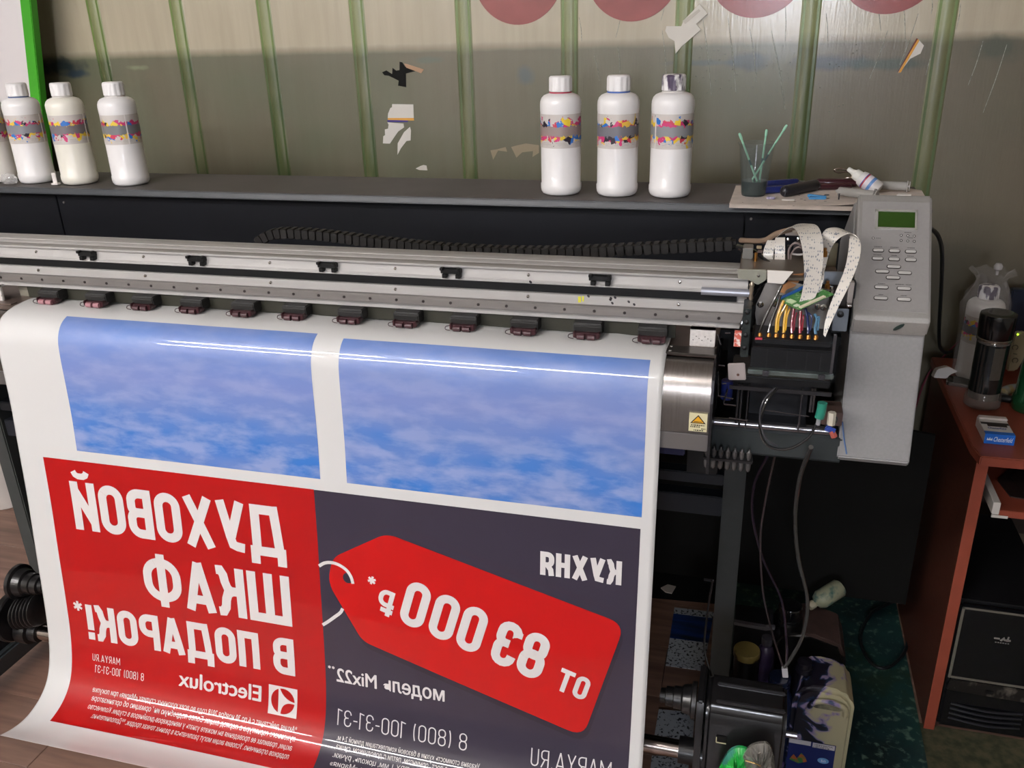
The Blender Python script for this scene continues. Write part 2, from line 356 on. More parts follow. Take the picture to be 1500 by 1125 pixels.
# ------------------------------------------------------------------ ceiling lamps
TUBEM = mat('lit_tube', '#fbf7f6', .5, emit=TUBE_E)
for (lx, ly, lab) in ((-2.35, -.95, 'twin tube ceiling lamp left of the camera, nearer the printer'), (-1.0, -.95, 'twin tube ceiling lamp above the poster'), (-3.3, -2.3, 'twin tube ceiling lamp far back at the left'), (-1.95, -2.3, 'twin tube ceiling lamp far back in the middle')):
    if lab is None: continue
    L = thing('ceiling_lamp', (lx, ly, RZ), lab, 'lamp')
    MB().box(lx-.64, lx+.64, ly-.08, ly+.08, RZ-.05, RZ).build('lamp_housing', mat('lamp_white', '#d0d0d0', .4), L, bevel=.004)
    for s_ in (-.045, .045): MB().cyl((lx-.6, ly+s_, RZ-.075), (lx+.6, ly+s_, RZ-.075), .013, n=12).build('lamp_tube', TUBEM, L, smooth_=True)
# ------------------------------------------------------------------ the printer
PR = thing('wide_format_printer', (-.75, 1.4, 0), 'wide-format printer with open aluminium gantry, exposed print head and grey control panel', 'printer')
XL, XR = -2.15, .15
SHZ = 1.246
SHELFM = mat('dusty_shelf_metal', '#474240', .55, noise=.12, nscale=9)
LIPM = mat('shelf_lip_metal', '#33363a', .45, noise=.06, nscale=12)
NAVY = mat('navy_panel', '#0a0c12', .5, spec=.25, noise=.1, nscale=8)
MB().box(XL, .31, 1.734, 1.96, 1.234, SHZ).build('rear_cover_top', SHELFM, PR, bevel=.003)
MB().prism([(1.736, 1.246), (1.730, 1.2445), (1.726, 1.233), (1.730, 1.230), (1.745, 1.234)], (XL, 0, 0), (0, 1, 0), (0, 0, 1), (1, 0, 0), 0, .262-XL).build('rear_cover_lip', LIPM, PR, bevel=.0015)
for a, b in ((XL, -1.659), (-1.656, -.023), (-.020, .262)):
    MB().box(a, b, 1.765, 1.775, 1.06, 1.234).build('back_panel', NAVY, PR, bevel=.001)
MB().box(-1.9, .262, 1.775, 1.945, .93, 1.234).build('rear_housing', BLACKM, PR)
MB().box(XL, .16, 1.44, 1.76, 1.075, 1.09).build('trough_plate', BLACKM, PR)
MB().box(XL, -.04, 1.30, 1.75, 1.05, 1.07).build('platen_base', BLACKM, PR)
for q in ((-1.657, 1.205), (-.03, 1.212), (.02, 1.18)): MB().cyl((q[0]+.02, 1.766, q[1]), (q[0]+.02, 1.762, q[1]), .0025, n=8).build('panel_screw', ALU2, PR)
# gantry beam, measured at y=1.36 and sited 45 mm nearer, in proportion
XF[0] = lambda v: V((v.x*.967, v.y-.045, 1.5873-(1.5873-v.z)*.967))
gp = [(1.36, 1.121), (1.36, 1.163), (1.367, 1.1635), (1.367, 1.178), (1.3605, 1.1785), (1.3605, 1.1815), (1.3645, 1.184), (1.3665, 1.199), (1.3605, 1.2005), (1.3605, 1.2045),
      (1.384, 1.2045), (1.3845, 1.2025), (1.387, 1.2025), (1.3875, 1.2045), (1.408, 1.2045), (1.4085, 1.2015), (1.413, 1.2015), (1.4135, 1.2045), (1.45, 1.2045), (1.455, 1.20), (1.455, 1.121)]
gantry = MB().prism(gp, (XL, 0, 0), (0, 1, 0), (0, 0, 1), (1, 0, 0), 0, -.004-XL).build('gantry_beam', ALU, PR, bevel=.0006, seg=1)
MB().box(XL, -.02, 1.3635, 1.3675, 1.1645, 1.1775).build('encoder_belt', mat('black_belt', '#0c0d0f', .5, spec=.3), gantry)
rail = MB().box(XL, -.006, 1.349, 1.36, 1.1335, 1.1485).build('linear_rail', ALU2, PR, bevel=.0012)
hole = None
for i in range(41):
    x = -.045-.05*i+.0
    if hole is None:
        hole = MB().lathe([(.0026, 0), (.0026, .0008), (.0018, .0008), (.0018, -.001)], (x, 1.3488, 1.141), n=10, axis=(0, -1, 0)).build('rail_bolt', mat('bolt_dark', '#2a2422', .4), rail)
        hx = x
    else:
        h = hole.copy(); COL.objects.link(h); h.location.x = hole.location.x+(x-hx)*.967
sc0 = None
for x in [-1.36, -1.113, -.845, -.6, -.36, -.11]:
    for y, z in ((1.3655, 1.192), (1.3595, 1.1565)):
        MB().lathe([(.0001, .0024), (.0022, .002), (.0032, 0)], (x, y, z), n=10, axis=(0, -1, 0), cap=False).build('beam_screw', CHROME, gantry, smooth_=True)
for x in (-1.236, -.994, -.727, -.495, -.238, -1.48):
    m = MB(); w2 = .018
    m.box(x-w2, x+w2, 1.356, 1.366, 1.190, 1.1985).box(x-w2+.003, x-w2+.011, 1.354, 1.366, 1.1825, 1.190).box(x+w2-.009, x+w2-.001, 1.354, 1.366, 1.1825, 1.190).box(x-w2, x-w2+.006, 1.352, 1.362, 1.196, 1.201).box(x+w2-.006, x+w2, 1.352, 1.362, 1.196, 1.201)
    m.build('belt_clip', BLACKP, PR, bevel=.0008, seg=1)
# paint marks and smears on the beam
for a, b, c_ in ((852, 438, 8), ):
    p = at(a, b, y=1.3598); MB().box(p.x-.006, p.x-.001, 1.3595, 1.36, p.z-.006, p.z+.004).box(p.x+.001, p.x+.004, 1.3595, 1.36, p.z-.004, p.z+.005).build('yellow_smear', mat('yellow_ink', '#cfcb3a', .5), gantry)
inkdot = mat('dried_black_ink', '#1d1a1e', .4)
for a, b in ((862, 434), (894, 439), (897, 444), (895, 437), (901, 436), (921, 442), (929, 446), (777, 413)):
    p = at(a, b, y=1.36); MB().lathe([(.0001, .0006), (.0016, .0004), (.0022, 0)], (p.x, 1.3602, p.z), n=7, axis=(0, -1, 0), cap=False, squash=1.4).build('ink_spot', inkdot, gantry)
MB().cyl((-.075, 1.352, 1.1835), (.004, 1.352, 1.1835), .0062, n=18).build('guide_rod', mat('rod_white', '#a3a5ae', .3, .5), PR, smooth_=True)
XF[0] = None
# pinch rollers
def pinch(x):
    m = MB().prism([(1.298, 1.119), (1.296, 1.132), (1.2985, 1.1355), (1.318, 1.1362), (1.33, 1.134), (1.33, 1.116), (1.31, 1.116)], (x-.0225, 0, 0), (0, 1, 0), (0, 0, 1), (1, 0, 0), 0, .046)
    o = m.build('pinch_roller', DARKP, PR, bevel=.0015)
    m = MB().prism([(-.022, .004), (-.0185, 0), (.0185, 0), (.022, .004), (.022, .010), (-.022, .010)], (x+.0005, 1.290, 1.1125), (1, 0, 0), (0, 0, 1), (0, 1, 0), 0, .016)
    m.box(x-.021, x-.017, 1.288, 1.302, 1.114, 1.124).box(x+.018, x+.022, 1.288, 1.302, 1.114, 1.124).build('roller_bracket', MAROON, o, bevel=.001)
    for s_ in (-.008, .0085): MB().cyl((x+s_-.006, 1.2885, 1.1165), (x+s_+.006, 1.2885, 1.1165), .0048, n=12).build('rubber_roller', PINKR if x < -1.1 else mat('dark_rubber', '#41262b', .4), o, smooth_=True)
    MB().tube([(x-.02, 1.290, 1.121), (x-.0275, 1.289, 1.119), (x-.028, 1.288, 1.1145), (x-.02, 1.288, 1.113)], .0007, n=5).build('wire_clip', mat('wire', '#3a2a2c', .3, .8), o)
    return o
for x in (-1.290, -1.183, -1.080, -.977, -.871, -.769, -.6625, -.5585, -.4565, -.352, -.2475, -.144): pinch(x)
MB().box(-1.36, -.11, 1.322, 1.328, 1.1125, 1.134).build('gap_shade_strip', mat('gap_shade_olive', '#242318', .6), PR)  # dark strip added in place of the deep shade under the beam
# platen, apron
PLATM = mat('worn_platen_metal', '#7a6b63', .36, .6, noise=.15, nscale=18)
MB().box(XL, -.043, 1.275, 1.60, 1.1, 1.107).build('platen', PLATM, PR, bevel=.0008)
AP = [(1.262, 1.1035), (1.248, 1.100), (1.236, 1.092), (1.227, 1.080), (1.2215, 1.065), (1.2185, 1.045), (1.2175, 1.02), (1.2172, .998), (1.2195, .998), (1.2195, 1.045), (1.2245, 1.066), (1.232, 1.080), (1.243, 1.092), (1.262, 1.1)]
ao = [V((0, y, z)) for y, z in AP[:8]]; apo = smooth(ao, 4); poly = [(p.y+.001, p.z) for p in apo]+[(p.y+.003, p.z-.0015) for p in reversed(apo)]
apron = MB().prism(poly, (-1.66, 0, 0), (0, 1, 0), (0, 0, 1), (1, 0, 0), 0, 1.615).build('apron', STEEL, PR, smooth_=True)
MB().box(-1.66, -.045, 1.219, 1.228, .968, .996).build('apron_lower_strip', mat('dull_steel', '#8f8b8a', .35, .8), PR, bevel=.001)
MB().prism([(1.216, 1.05), (1.222, 1.085), (1.24, 1.1), (1.36, 1.1), (1.36, .93), (1.218, .93)], (-.045, 0, 0), (0, 1, 0), (0, 0, 1), (1, 0, 0), 0, .004).build('apron_end_plate', mat('dark_steel_edge', '#3c3a3c', .35, .7), PR)
MB().prism([(1.216, 1.05), (1.222, 1.085), (1.24, 1.1), (1.36, 1.1), (1.36, .93), (1.218, .93)], (-1.665, 0, 0), (0, 1, 0), (0, 0, 1), (1, 0, 0), 0, .004).build('apron_end_plate', mat('dark_steel_edge', ''), PR)
mc = MB().box(-.118, -.044, 1.262, 1.294, 1.1075, 1.1105).build('media_clamp', mat('blued_steel', '#57514c', .3, .8, noise=.2, nscale=60), PR, bevel=.0008)
for x, y in ((-.112, 1.268), (-.112, 1.289)): MB().lathe([(.0028, 0), (.0024, .0012), (.0001, .0014)], (x, y, 1.1105), n=10, cap=False).build('clamp_screw', CHROME, mc)
wl = MB().box(-.0745, -.0475, 1.2155, 1.2178, 1.003, 1.033).build('warning_label', mat('label_cream', '#cfc6a0', .5), PR)
wt = MB().prism([(-.0725, 1.0165), (-.0495, 1.0165), (-.061, 1.0305)], (0, 1.2155, 0), (1, 0, 0), (0, 0, 1), (0, -1, 0), 0, .0004); wt.build('warning_triangle', mat('label_black', '#1c1608', .5), wl)
MB().prism([(-.0695, 1.018), (-.0525, 1.018), (-.061, 1.0283)], (0, 1.2151, 0), (1, 0, 0), (0, 0, 1), (0, -1, 0), 0, .0004).build('yellow_triangle', mat('label_yellow', '#dfa21a', .5), wl)
m = MB()
for r_, (x0, x1) in enumerate(((-.071, -.051), (-.072, -.058), (-.0555, -.0495), (-.067, -.052))):
    z_ = 1.0135-.0028*r_
    x = x0
    while x < x1: d = random.uniform(.001, .0028); m.box(x, min(x+d, x1), 1.2151, 1.2155, z_-.0009, z_+.0009); x += d+.0009
m.box(-.067, -.055, 1.2147, 1.2151, 1.0188, 1.0202).build('fine_print', mat('label_black', ''), wl)
# clamps at both ends of the platen
for x0, x1 in ((-.0855, -.047), (-1.440, -1.407)):
    m = MB().box(x0, x1, 1.304, 1.310, 1.107, 1.139).box(x0, x1, 1.304, 1.33, 1.134, 1.139); o = m.build('end_bracket', mat('bracket_white', '#cfcac6', .4, noise=.08, nscale=200), PR, bevel=.001)
    for k in range(7): MB().lathe([(.0001, .0003), (.0009, 0)], (x0+.005+.0045*k, 1.3037, 1.118+.003*((k*5) % 3)), n=6, axis=(0, -1, 0), cap=False).build('ink_spot', inkdot, o)
MB().box(-1.40, -1.375, 1.34, 1.40, 1.107, 1.130).build('end_block', mat('warm_grey_block', '#7d786c', .5), PR, bevel=.001)
MB().box(-1.47, -1.37, 1.285, 1.30, 1.107, 1.109).build('sensor_plate', PLATM, PR)
MB().box(-1.262, -1.252, 1.335, 1.345, 1.115, 1.122).build('green_tag', mat('green_tag', '#4f9a35', .5), PR, bevel=.001)
# cable chain: links along a path behind the gantry
def chain_path():
    P = [(378, 356), (384, 348), (400, 340), (425, 338), (470, 341), (520, 347), (580, 354), (640, 360), (700, 364), (760, 366), (820, 366), (880, 364), (940, 361), (1000, 358), (1040, 356), (1078, 354)]
    return smooth([at(x, y+3, y=1.5) for x, y in P], 50)
CH = mat('chain_plastic', '#1b1918', .6, spec=.3); CHT = mat('chain_top', '#4a443e', .45)
cp = chain_path(); chain = None
base = MB().tube([p for p in cp[::25]], .0082, n=8, sub=0).build('cable_chain', CH, PR, smooth_=True, label='black drag chain')
acc = 0; last = cp[0]; linkm = None
for i in range(1, len(cp)):
    acc += (cp[i]-last).length; last = cp[i]
    if acc >= .0146:
        acc = 0; d = (cp[i]-cp[i-1]).normalized(); n_ = d.cross(V((0, 1, 0))).normalized()*-1
        if linkm is None:
            m = MB(); m.box(-.0068, .0068, -.013, -.0095, -.0085, .0085).box(-.0068, .0068, .0095, .013, -.0085, .0085).box(-.0045, .0045, -.013, .013, .007, .0095).box(-.0045, .0045, -.013, .013, -.0095, -.007)
            lk = m.build('chain_link', CH, None, bevel=.0008, seg=1); linkm = lk
        else: lk = linkm.copy(); COL.objects.link(lk)
        lk.parent = base
        o = PR.location+base.location
        lk.location = cp[i]-o; lk.rotation_euler = (0, -atan2(d.z, d.x), 0)
# under-structure
MB().prism([(1.36, .975), (1.36, .93), (1.30, .93), (1.297, .934), (1.297, .972), (1.302, .975)], (XL, 0, 0), (0, 1, 0), (0, 0, 1), (1, 0, 0), 0, .155-XL).build('frame_beam', mat('beam_grey', '#34393a', .42, .3, noise=.06, nscale=20), PR)
MB().prism([(-1.80, .24), (.425, .24), (.425, .70), (.262, .72), (.262, .93), (-1.80, .93)], (0, 1.935, 0), (1, 0, 0), (0, 0, 1), (0, 1, 0), 0, .01).build('added_shade_panel', mat('shade_panel_black', '#0b0b09', .7, spec=.2), PR)  # added black panel, stands in for the shade behind the legs
MB().cyl((-.04, 1.305, .981), (.14, 1.305, .981), .0075, n=18).build('bright_rod', mat('rod_grey', '#8e8d92', .2, .9), PR, smooth_=True)
MB().box(-1.811, -.022, 1.585, 1.62, .709, .733).build('cross_bar', mat('cross_bar', '#22252b', .4), PR, bevel=.002)
MB().box(-1.811, -.022, 1.585, 1.62, .637, .682).build('cross_bar', mat('cross_bar', ''), PR, bevel=.002)
MB().box(-.13, -.085, 1.32, 1.36, .905, .93).build('heater_box', mat('indigo_plastic', '#2a2a4a', .4), PR, bevel=.002)
MB().box(-.08, -.03, 1.31, 1.38, .88, .93).build('heater_box', BLACKP, PR, bevel=.002)
for b in ((.0, .02), ): pass
for x in (-1.832, -.001):
    lg = MB().box(x-.021, x+.021, 1.575, 1.63, .10, .93).build('leg', GREYM, PR, bevel=.003)
    MB().box(x-.03, x+.03, 1.08, 1.78, .045, .10).build('foot_beam', mat('foot_grey', '#33383a', .45), lg, bevel=.006)
    for yy in (1.12, 1.74):
        MB().cyl((x, yy, 0), (x, yy, .045), .022, n=14).build('caster', BLACKP, lg)
# row of clear valve fittings
VM = mat('smoky_clear_plastic', '#484646', .2, coat=.5)
vb = MB().box(-.052, .024, 1.270, 1.296, .928, .932).build('valve_bracket', mat('dark_steel_edge', ''), PR)
for i in range(7):
    x = -.047+i*.0108; MB().lathe([(.0022, -.019), (.0042, -.016), (.0046, -.004), (.003, 0), (.003, .004), (.0044, .006), (.0042, .014), (.002, .016), (.0015, .02)], (x, 1.277, .932-.002), n=10).build('valve', VM, vb, smooth_=True)
# end cover and control panel
EC = [(1.45, 1.316), (1.322, 1.1695), (1.3175, 1.164), (1.3175, 1.160), (1.330, 1.136), (1.330, 1.134), (1.292, .945), (1.30, .935), (1.62, .935), (1.66, 1.20), (1.50, 1.305), (1.462, 1.320)]
CVM = mat('cover_grey', '#82807f', .42, .1, noise=.04, nscale=250)
MB().prism(EC[4:10]+[(1.50, 1.30)], (.150, 0, 0), (0, 1, 0), (0, 0, 1), (1, 0, 0), 0, .104).build('end_cover', CVM, PR, bevel=.002)
cpan = MB().prism([EC[0], EC[1], EC[2], EC[3], EC[4], (1.345, 1.15), (1.465, 1.29), EC[11]], (.150, 0, 0), (0, 1, 0), (0, 0, 1), (1, 0, 0), 0, .106).build('control_panel', SILVERP, PR, bevel=.0025)
PO, PU, PW, PN = V((.150, 1.45, 1.316)), V((1, 0, 0)), V((0, -.6575, -.7536)), V((0, -.7536, .6575))
def rpoly(x0, x1, y0, y1, r, n=5):
    o = []
    for cx_, cy_, a0 in ((x1-r, y1-r, 0), (x0+r, y1-r, 90), (x0+r, y0+r, 180), (x1-r, y0+r, 270)):
        for i in range(n+1): a = radians(a0+90*i/n); o.append((cx_+r*cos(a), cy_+r*sin(a)))
    return o
def onp(name, x0, x1, y0, y1, r, h0, h1, m, parent=None, bev=0):
    return MB().prism(rpoly(x0-.150, x1-.150, y0, y1, r), PO, PU, PW, PN, h0, h1).build(name, m, parent or cpan, bevel=bev, smooth_=True)
PLm = mat('panel_sheet', '#9a9795', .36, .3, noise=.02, nscale=200)
onp('membrane_sheet', .157, .2525, .006, .188, .001, 0, .0006, PLm)
m = MB()
for a in ((.1755, .2355, .0195, .0235), (.1755, .2355, .0505, .0535), (.1755, .1795, .0195, .0535), (.2320, .2355, .0195, .0535)):
    m.prism([(a[0]-.15, a[2]), (a[1]-.15, a[2]), (a[1]-.15, a[3]), (a[0]-.15, a[3])], PO, PU, PW, PN, .0006, .0022)
m.build('screen_bezel', mat('bezel_bright', '#cfcdc6', .25, .6), cpan)
onp('screen', .1792, .2322, .0232, .0508, .0005, .0006, .0011, mat('lcd_green', '#26400f', .3, coat=.3))
BTN = mat('button_silver', '#d9d6d2', .25, .35); RIM = mat('button_rim', '#332e2b', .4)
for (u, v_, hw) in [(.1815, .0896, .0072), (.2042, .0897, .0072), (.227, .0899, .0072), (.181, .1033, .0072), (.204, .1034, .0072), (.2273, .1035, .0072), (.2040, .1159, .0090), (.1880, .1246, .0090), (.2192, .1253, .0090), (.2033, .1339, .0090), (.1876, .1504, .0090), (.2188, .1510, .0090), (.1872, .1683, .0090), (.2192, .1686, .0090)]:
    b = onp('panel_button', u-hw-.0012, u+hw+.0012, v_-.0034, v_+.0034, .0033, .0006, .0009, RIM)
    onp('button_cap', u-hw, u+hw, v_-.0022, v_+.0022, .0021, .0009, .0026, BTN, b, .0006)
m = MB()
for (u, v_, hw) in [(.1815, .0835, .006), (.2042, .0835, .006), (.227, .0836, .005), (.181, .0972, .006), (.204, .0972, .004), (.2273, .0973, .005), (.1876, .1445, .005), (.2130, .1445, .006), (.2250, .1446, .004), (.1872, .1625, .003), (.2192, .1625, .0045), (.1812, .0691, .0035), (.2222, .0580, .0045), (.2262, .0668, .004)]:
    x = u-hw
    while x < u+hw-.0006:
        d = random.uniform(.0006, .0012); m.prism([(x-.15, v_-.0005), (x+d-.15, v_-.0005), (x+d-.15, v_+.0005), (x-.15, v_+.0005)], PO, PU, PW, PN, .0006, .0008); x += d+.0004
m.build('panel_lettering', mat('lettering_grey', '#3d3a38', .5), cpan, kind='stuff')
for u, v_ in ((.1737, .0691), (.2132, .0629), (.2225, .0633), (.2315, .0636), (.2132, .0718), (.2225, .0722), (.2315, .0725)):
    MB().lathe([(.0020, .0006), (.0019, .0012), (.0012, .0012), (.0011, .0004)], PO+PU*(u-.15)+PW*v_, n=12, axis=PN).build('indicator', RIM, cpan)
    MB().lathe([(.0011, .0006), (.0008, .0013), (.0001, .0015)], PO+PU*(u-.15)+PW*v_, n=10, axis=PN, cap=False).build('indicator_lens', mat('lens_white', '#e6e3df', .2), cpan)
p = at(1315, 487, y=1.323); MB().lathe([(.0001, .0008), (.009, .0004), (.0100, 0)], (p.x, 1.3205, 1.152), n=9, axis=(0, -.9, -.45), cap=False, squash=.35).build('ink_stain', mat('teal_ink', '#2b3a36', .4), cpan)
for a, b in ((1336, 446), (1276, 472), (1349, 365)):
    p = at(a, b, y=1.40); u = p.x; MB().tube([at(a-1, b+3, y=1.336 if b > 400 else 1.39), at(a+1, b-3, y=1.342 if b > 400 else 1.396)], .0004, n=5, sub=0)
MB().tube([at(1234, 618, y=1.30)+V((.0, -.0, 0)), at(1236, 640, y=1.297), at(1240, 665, y=1.293)], .0012, n=5).build('blue_mark', mat('blue_ink_mark', '#4a6a9a', .5), PR)
MB().box(.149, .151, 1.34, 1.46, 1.13, 1.21).build('cover_side_plate', BLACKM, PR)
# bay between apron and end cover: floor, back wall and fittings
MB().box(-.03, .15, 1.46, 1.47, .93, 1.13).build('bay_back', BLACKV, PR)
MB().box(-.04, .15, 1.31, 1.46, .975, .98).build('bay_floor', mat('bay_dark_metal', '#111113', .35, .5), PR)
MB().box(-.018, .125, 1.27, 1.36, 1.066, 1.078).build('capping_plate', mat('inky_black', '#131315', .3, coat=.4, bump=.4, bscale=60), PR, bevel=.002)
MB().box(-.02, .128, 1.265, 1.268, 1.056, 1.062).build('capping_edge', mat('dark_steel_edge', ''), PR)
MB().box(.012, .10, 1.33, 1.335, .985, 1.058).build('station_plate', mat('station_plate', '#232428', .35, .5, noise=.2, nscale=30), PR)
MB().box(.012, .10, 1.30, 1.33, .984, .990).build('station_shelf', mat('station_plate', ''), PR)
for (x, y, z0, z1, r) in ((-.006, 1.285, .99, 1.058, .0018), (-.001, 1.285, .985, 1.058, .0016), (.009, 1.285, .983, 1.058, .0012), (.088, 1.285, .985, 1.058, .0014), (.102, 1.285, 1.02, 1.06, .0022), (.106, 1.285, 1.02, 1.06, .0016)):
    MB().cyl((x, y, z0), (x, y, z1), r, n=8).build('guide_pin', mat('pin_steel', '#77757a', .25, .9), PR)
MB().cyl((-.024, 1.30, 1.025), (-.024, 1.30, 1.056), .009, n=16).build('pump_motor', mat('motor_blue', '#1f2a6a', .3), PR, smooth_=True)
p = [at(x, y, y=1.262) for x, y in ((1066, 533), (1091, 532), (1093, 557), (1067, 557))]
MB().prism([(q.x, q.z) for q in p], (0, 1.266, 0), (1, 0, 0), (0, 0, 1), (0, -1, 0), 0, .004).build('sensor_bracket', mat('bracket_pale', '#b1a7a4', .35, .4), PR, bevel=.0012)
MB().lathe([(.0022, 0), (.0018, .0012), (.0001, .0014)], at(1081, 549, y=1.262), n=8, axis=(0, -1, 0), cap=False).build('bracket_screw', mat('rust', '#5a3a30', .5), PR)
for (ax, ay, bx, by) in ((1052, 535, 1062, 536), (1052, 545, 1052, 580), (1052, 580, 1062, 581), (1058, 562, 1064, 562), (1062, 582, 1074, 584), (1060, 592, 1078, 594), (1060, 590, 1066, 570), (1068, 612, 1095, 616), (1052, 490, 1056, 505), (1062, 488, 1070, 488)):
    MB().tube([at(ax, ay, y=1.275), at(bx, by, y=1.275)], .0012, n=6, sub=0).build('linkage_bar', mat('pin_steel', ''), PR)
MB().tube([at(1118, 600, y=1.285), at(1185, 610, y=1.285)], .001, n=6, sub=0).build('linkage_bar', mat('pin_steel', ''), PR)
MB().box(-.018, -.004, 1.258, 1.264, 1.128, 1.152).build('red_label', mat('red_white_label', '#c25a4a', .5, col2='#e0d3cc', nscale=160, thr=(.45, .55)), PR)
for i in range(7):
    p = at(1145+i*6, 534+i*.7, y=1.25); MB().lathe([(.0001, .003), (.003, .001), (.0025, -.002)], p, n=8, cap=False).build('fitting', mat('pale_fitting', '#7f9290', .3), PR, smooth_=True)
# black and clear waste tubes in the bay
TC = mat('clear_tube', '#3c3b40', .12, coat=1)
TB = mat('black_tube', '#1b1b1d', .2, coat=1)
def T(name, P, r, m, parent=None, n=8): return MB().tube([at(x, y, y=d) for x, y, d in P], r, n=n, sub=6).build(name, m, parent or PR, smooth_=True)
T('waste_tube', [(1138, 568, 1.25), (1122, 590, 1.24), (1113, 620, 1.235), (1118, 645, 1.235), (1135, 657, 1.235), (1160, 656, 1.235), (1185, 640, 1.24), (1195, 622, 1.25)], .0022, TB)
T('waste_tube', [(1135, 568, 1.245), (1118, 588, 1.23), (1113, 615, 1.228), (1122, 642, 1.228), (1138, 653, 1.23)], .0013, TC)
T('valve_body', [(1205, 590, 1.25), (1203, 602, 1.25), (1200, 612, 1.25)], .007, mat('teal_plastic', '#2b7a68', .3), n=12)
T('valve_body', [(1200, 612, 1.25), (1198, 622, 1.25)], .0035, mat('clear_grey', '#8f8d90', .2), n=10)
T('wire_connector', [(1219, 604, 1.25), (1217, 622, 1.25)], .006, mat('pale_connector', '#bdb7a8', .4), n=6)
T('wire_connector', [(1210, 626, 1.25), (1222, 632, 1.25)], .005, mat('blue_connector', '#2a3f8a', .4), n=6)
T('wire_connector', [(1218, 630, 1.25), (1222, 640, 1.25)], .005, mat('red_connector', '#a8564a', .4), n=6)
T('wiring', [(1222, 606, 1.255), (1226, 616, 1.25), (1216, 628, 1.25), (1208, 622, 1.255)], .0012, TB)
MB().box(.12, .15, 1.285, 1.33, 1.00, 1.022).build('rust_block', mat('brown_block', '#4d3a35', .5), PR, bevel=.001)
# ---- carriage with print head
CA = MB()
hx0, hx1 = .008, .122
CAR = CA.box(hx0, hx1, 1.235, 1.34, 1.105, 1.138).box(hx0+.003, hx1-.003, 1.250, 1.34, 1.138, 1.146).build('carriage', mat('head_black', '#0f0f11', .4, noise=.3, nscale=30, spec=.35), PR, bevel=.002, label='black ink carriage with damper block')
for x in (.030, .058, .085, .104): MB().box(x, x+.0015, 1.2342, 1.236, 1.107, 1.136).build('damper_seam', BLACKV, CAR)
MB().box(hx0-.003, hx1+.002, 1.226, 1.238, 1.0985, 1.1055).build('head_base_rim', mat('rim_metal', '#77807d', .3, .8, noise=.3, nscale=40), CAR, bevel=.0012)
for x in (.026, .103): MB().box(x, x+.009, 1.222, 1.227, 1.098, 1.106).build('rim_clip', mat('pin_steel', ''), CAR, bevel=.0008)
MB().box(hx1-.004, hx1, 1.230, 1.236, 1.10, 1.165).build('side_rod', mat('pin_steel', ''), CAR)
MB().box(hx0-.016, hx0-.004, 1.25, 1.30, 1.115, 1.19).build('side_frame', mat('side_frame', '#2d3231', .35, .5, noise=.4, nscale=90), CAR, bevel=.001)
for z in (1.13, 1.15, 1.17, 1.185): MB().lathe([(.0035, 0), (.0035, .002), (.0001, .003)], (hx0-.010, 1.25, z), n=12, axis=(0, -1, 0), cap=False).build('side_screw', BLACKP, CAR)
bp = [at(x, y, y=1.31) for x, y in ((1110, 490), (1106, 460), (1108, 446), (1122, 415), (1160, 414), (1215, 425), (1213, 490))]
MB().prism([(q.x, q.z) for q in bp], (0, 1.315, 0), (1, 0, 0), (0, 0, 1), (0, -1, 0), 0, .004).build('carriage_plate', mat('plate_grey', '#7f7b78', .38, .3, noise=.06, nscale=40), CAR, bevel=.001)
for x, y in ((1114, 446), (1135, 445), (1198, 449), (1206, 450)): MB().lathe([(.0048, 0), (.0048, .001), (.003, .0016), (.0001, .0018)], at(x, y, y=1.311), n=14, axis=(0, -1, 0), cap=False).build('plate_bolt', CHROME, CAR)
# upper bracket that wraps the beam
bp = [at(x, y, y=1.303) for x, y in ((1080, 395), (1123, 396), (1122, 411), (1110, 418), (1095, 410), (1081, 409))]
MB().prism([(q.x, q.z) for q in bp], (0, 1.310, 0), (1, 0, 0), (0, 0, 1), (0, -1, 0), 0, .006).build('carriage_bracket', mat('bracket_zinc', '#9b9a8c', .35, .6, noise=.08, nscale=60), CAR, bevel=.001)
a = at(1084, 390, y=1.38); MB().box(a.x, .09, 1.310, 1.45, 1.2185, 1.2225).build('bracket_top', mat('dark_bronze', '#5d5348', .4, .4), CAR, bevel=.001)
MB().box(a.x+.002, a.x+.018, 1.41, 1.44, 1.2225, 1.240).build('bracket_post', mat('bracket_post', '#8d8a84', .3, .8), CAR, bevel=.001)
MB().lathe([(.0025, 0), (.002, .001), (.0001, .0012)], at(1111, 404, y=1.303), n=10, axis=(0, -1, 0), cap=False).build('bracket_screw', CHROME, CAR)
bp = [at(x, y, y=1.302) for x, y in ((1124, 396), (1162, 398), (1147, 416), (1124, 414))]
MB().prism([(q.x, q.z) for q in bp], (0, 1.305, 0), (1, 0, 0), (0, 0, 1), (0, -1, 0), 0, .003).build('white_tape', mat('tape_white', '#d8d2cb', .6), CAR)
# springs / coupling at the rod end
MB().lathe([(.003, 0), (.0035, .004), (.0022, .008), (.0035, .012), (.0022, .018), (.0035, .024), (.003, .028), (.004, .032), (.002, .036)], at(1099, 447, y=1.295), n=10).build('spring_stud', mat('stud_brass', '#a89a88', .3, .8), CAR, smooth_=True)
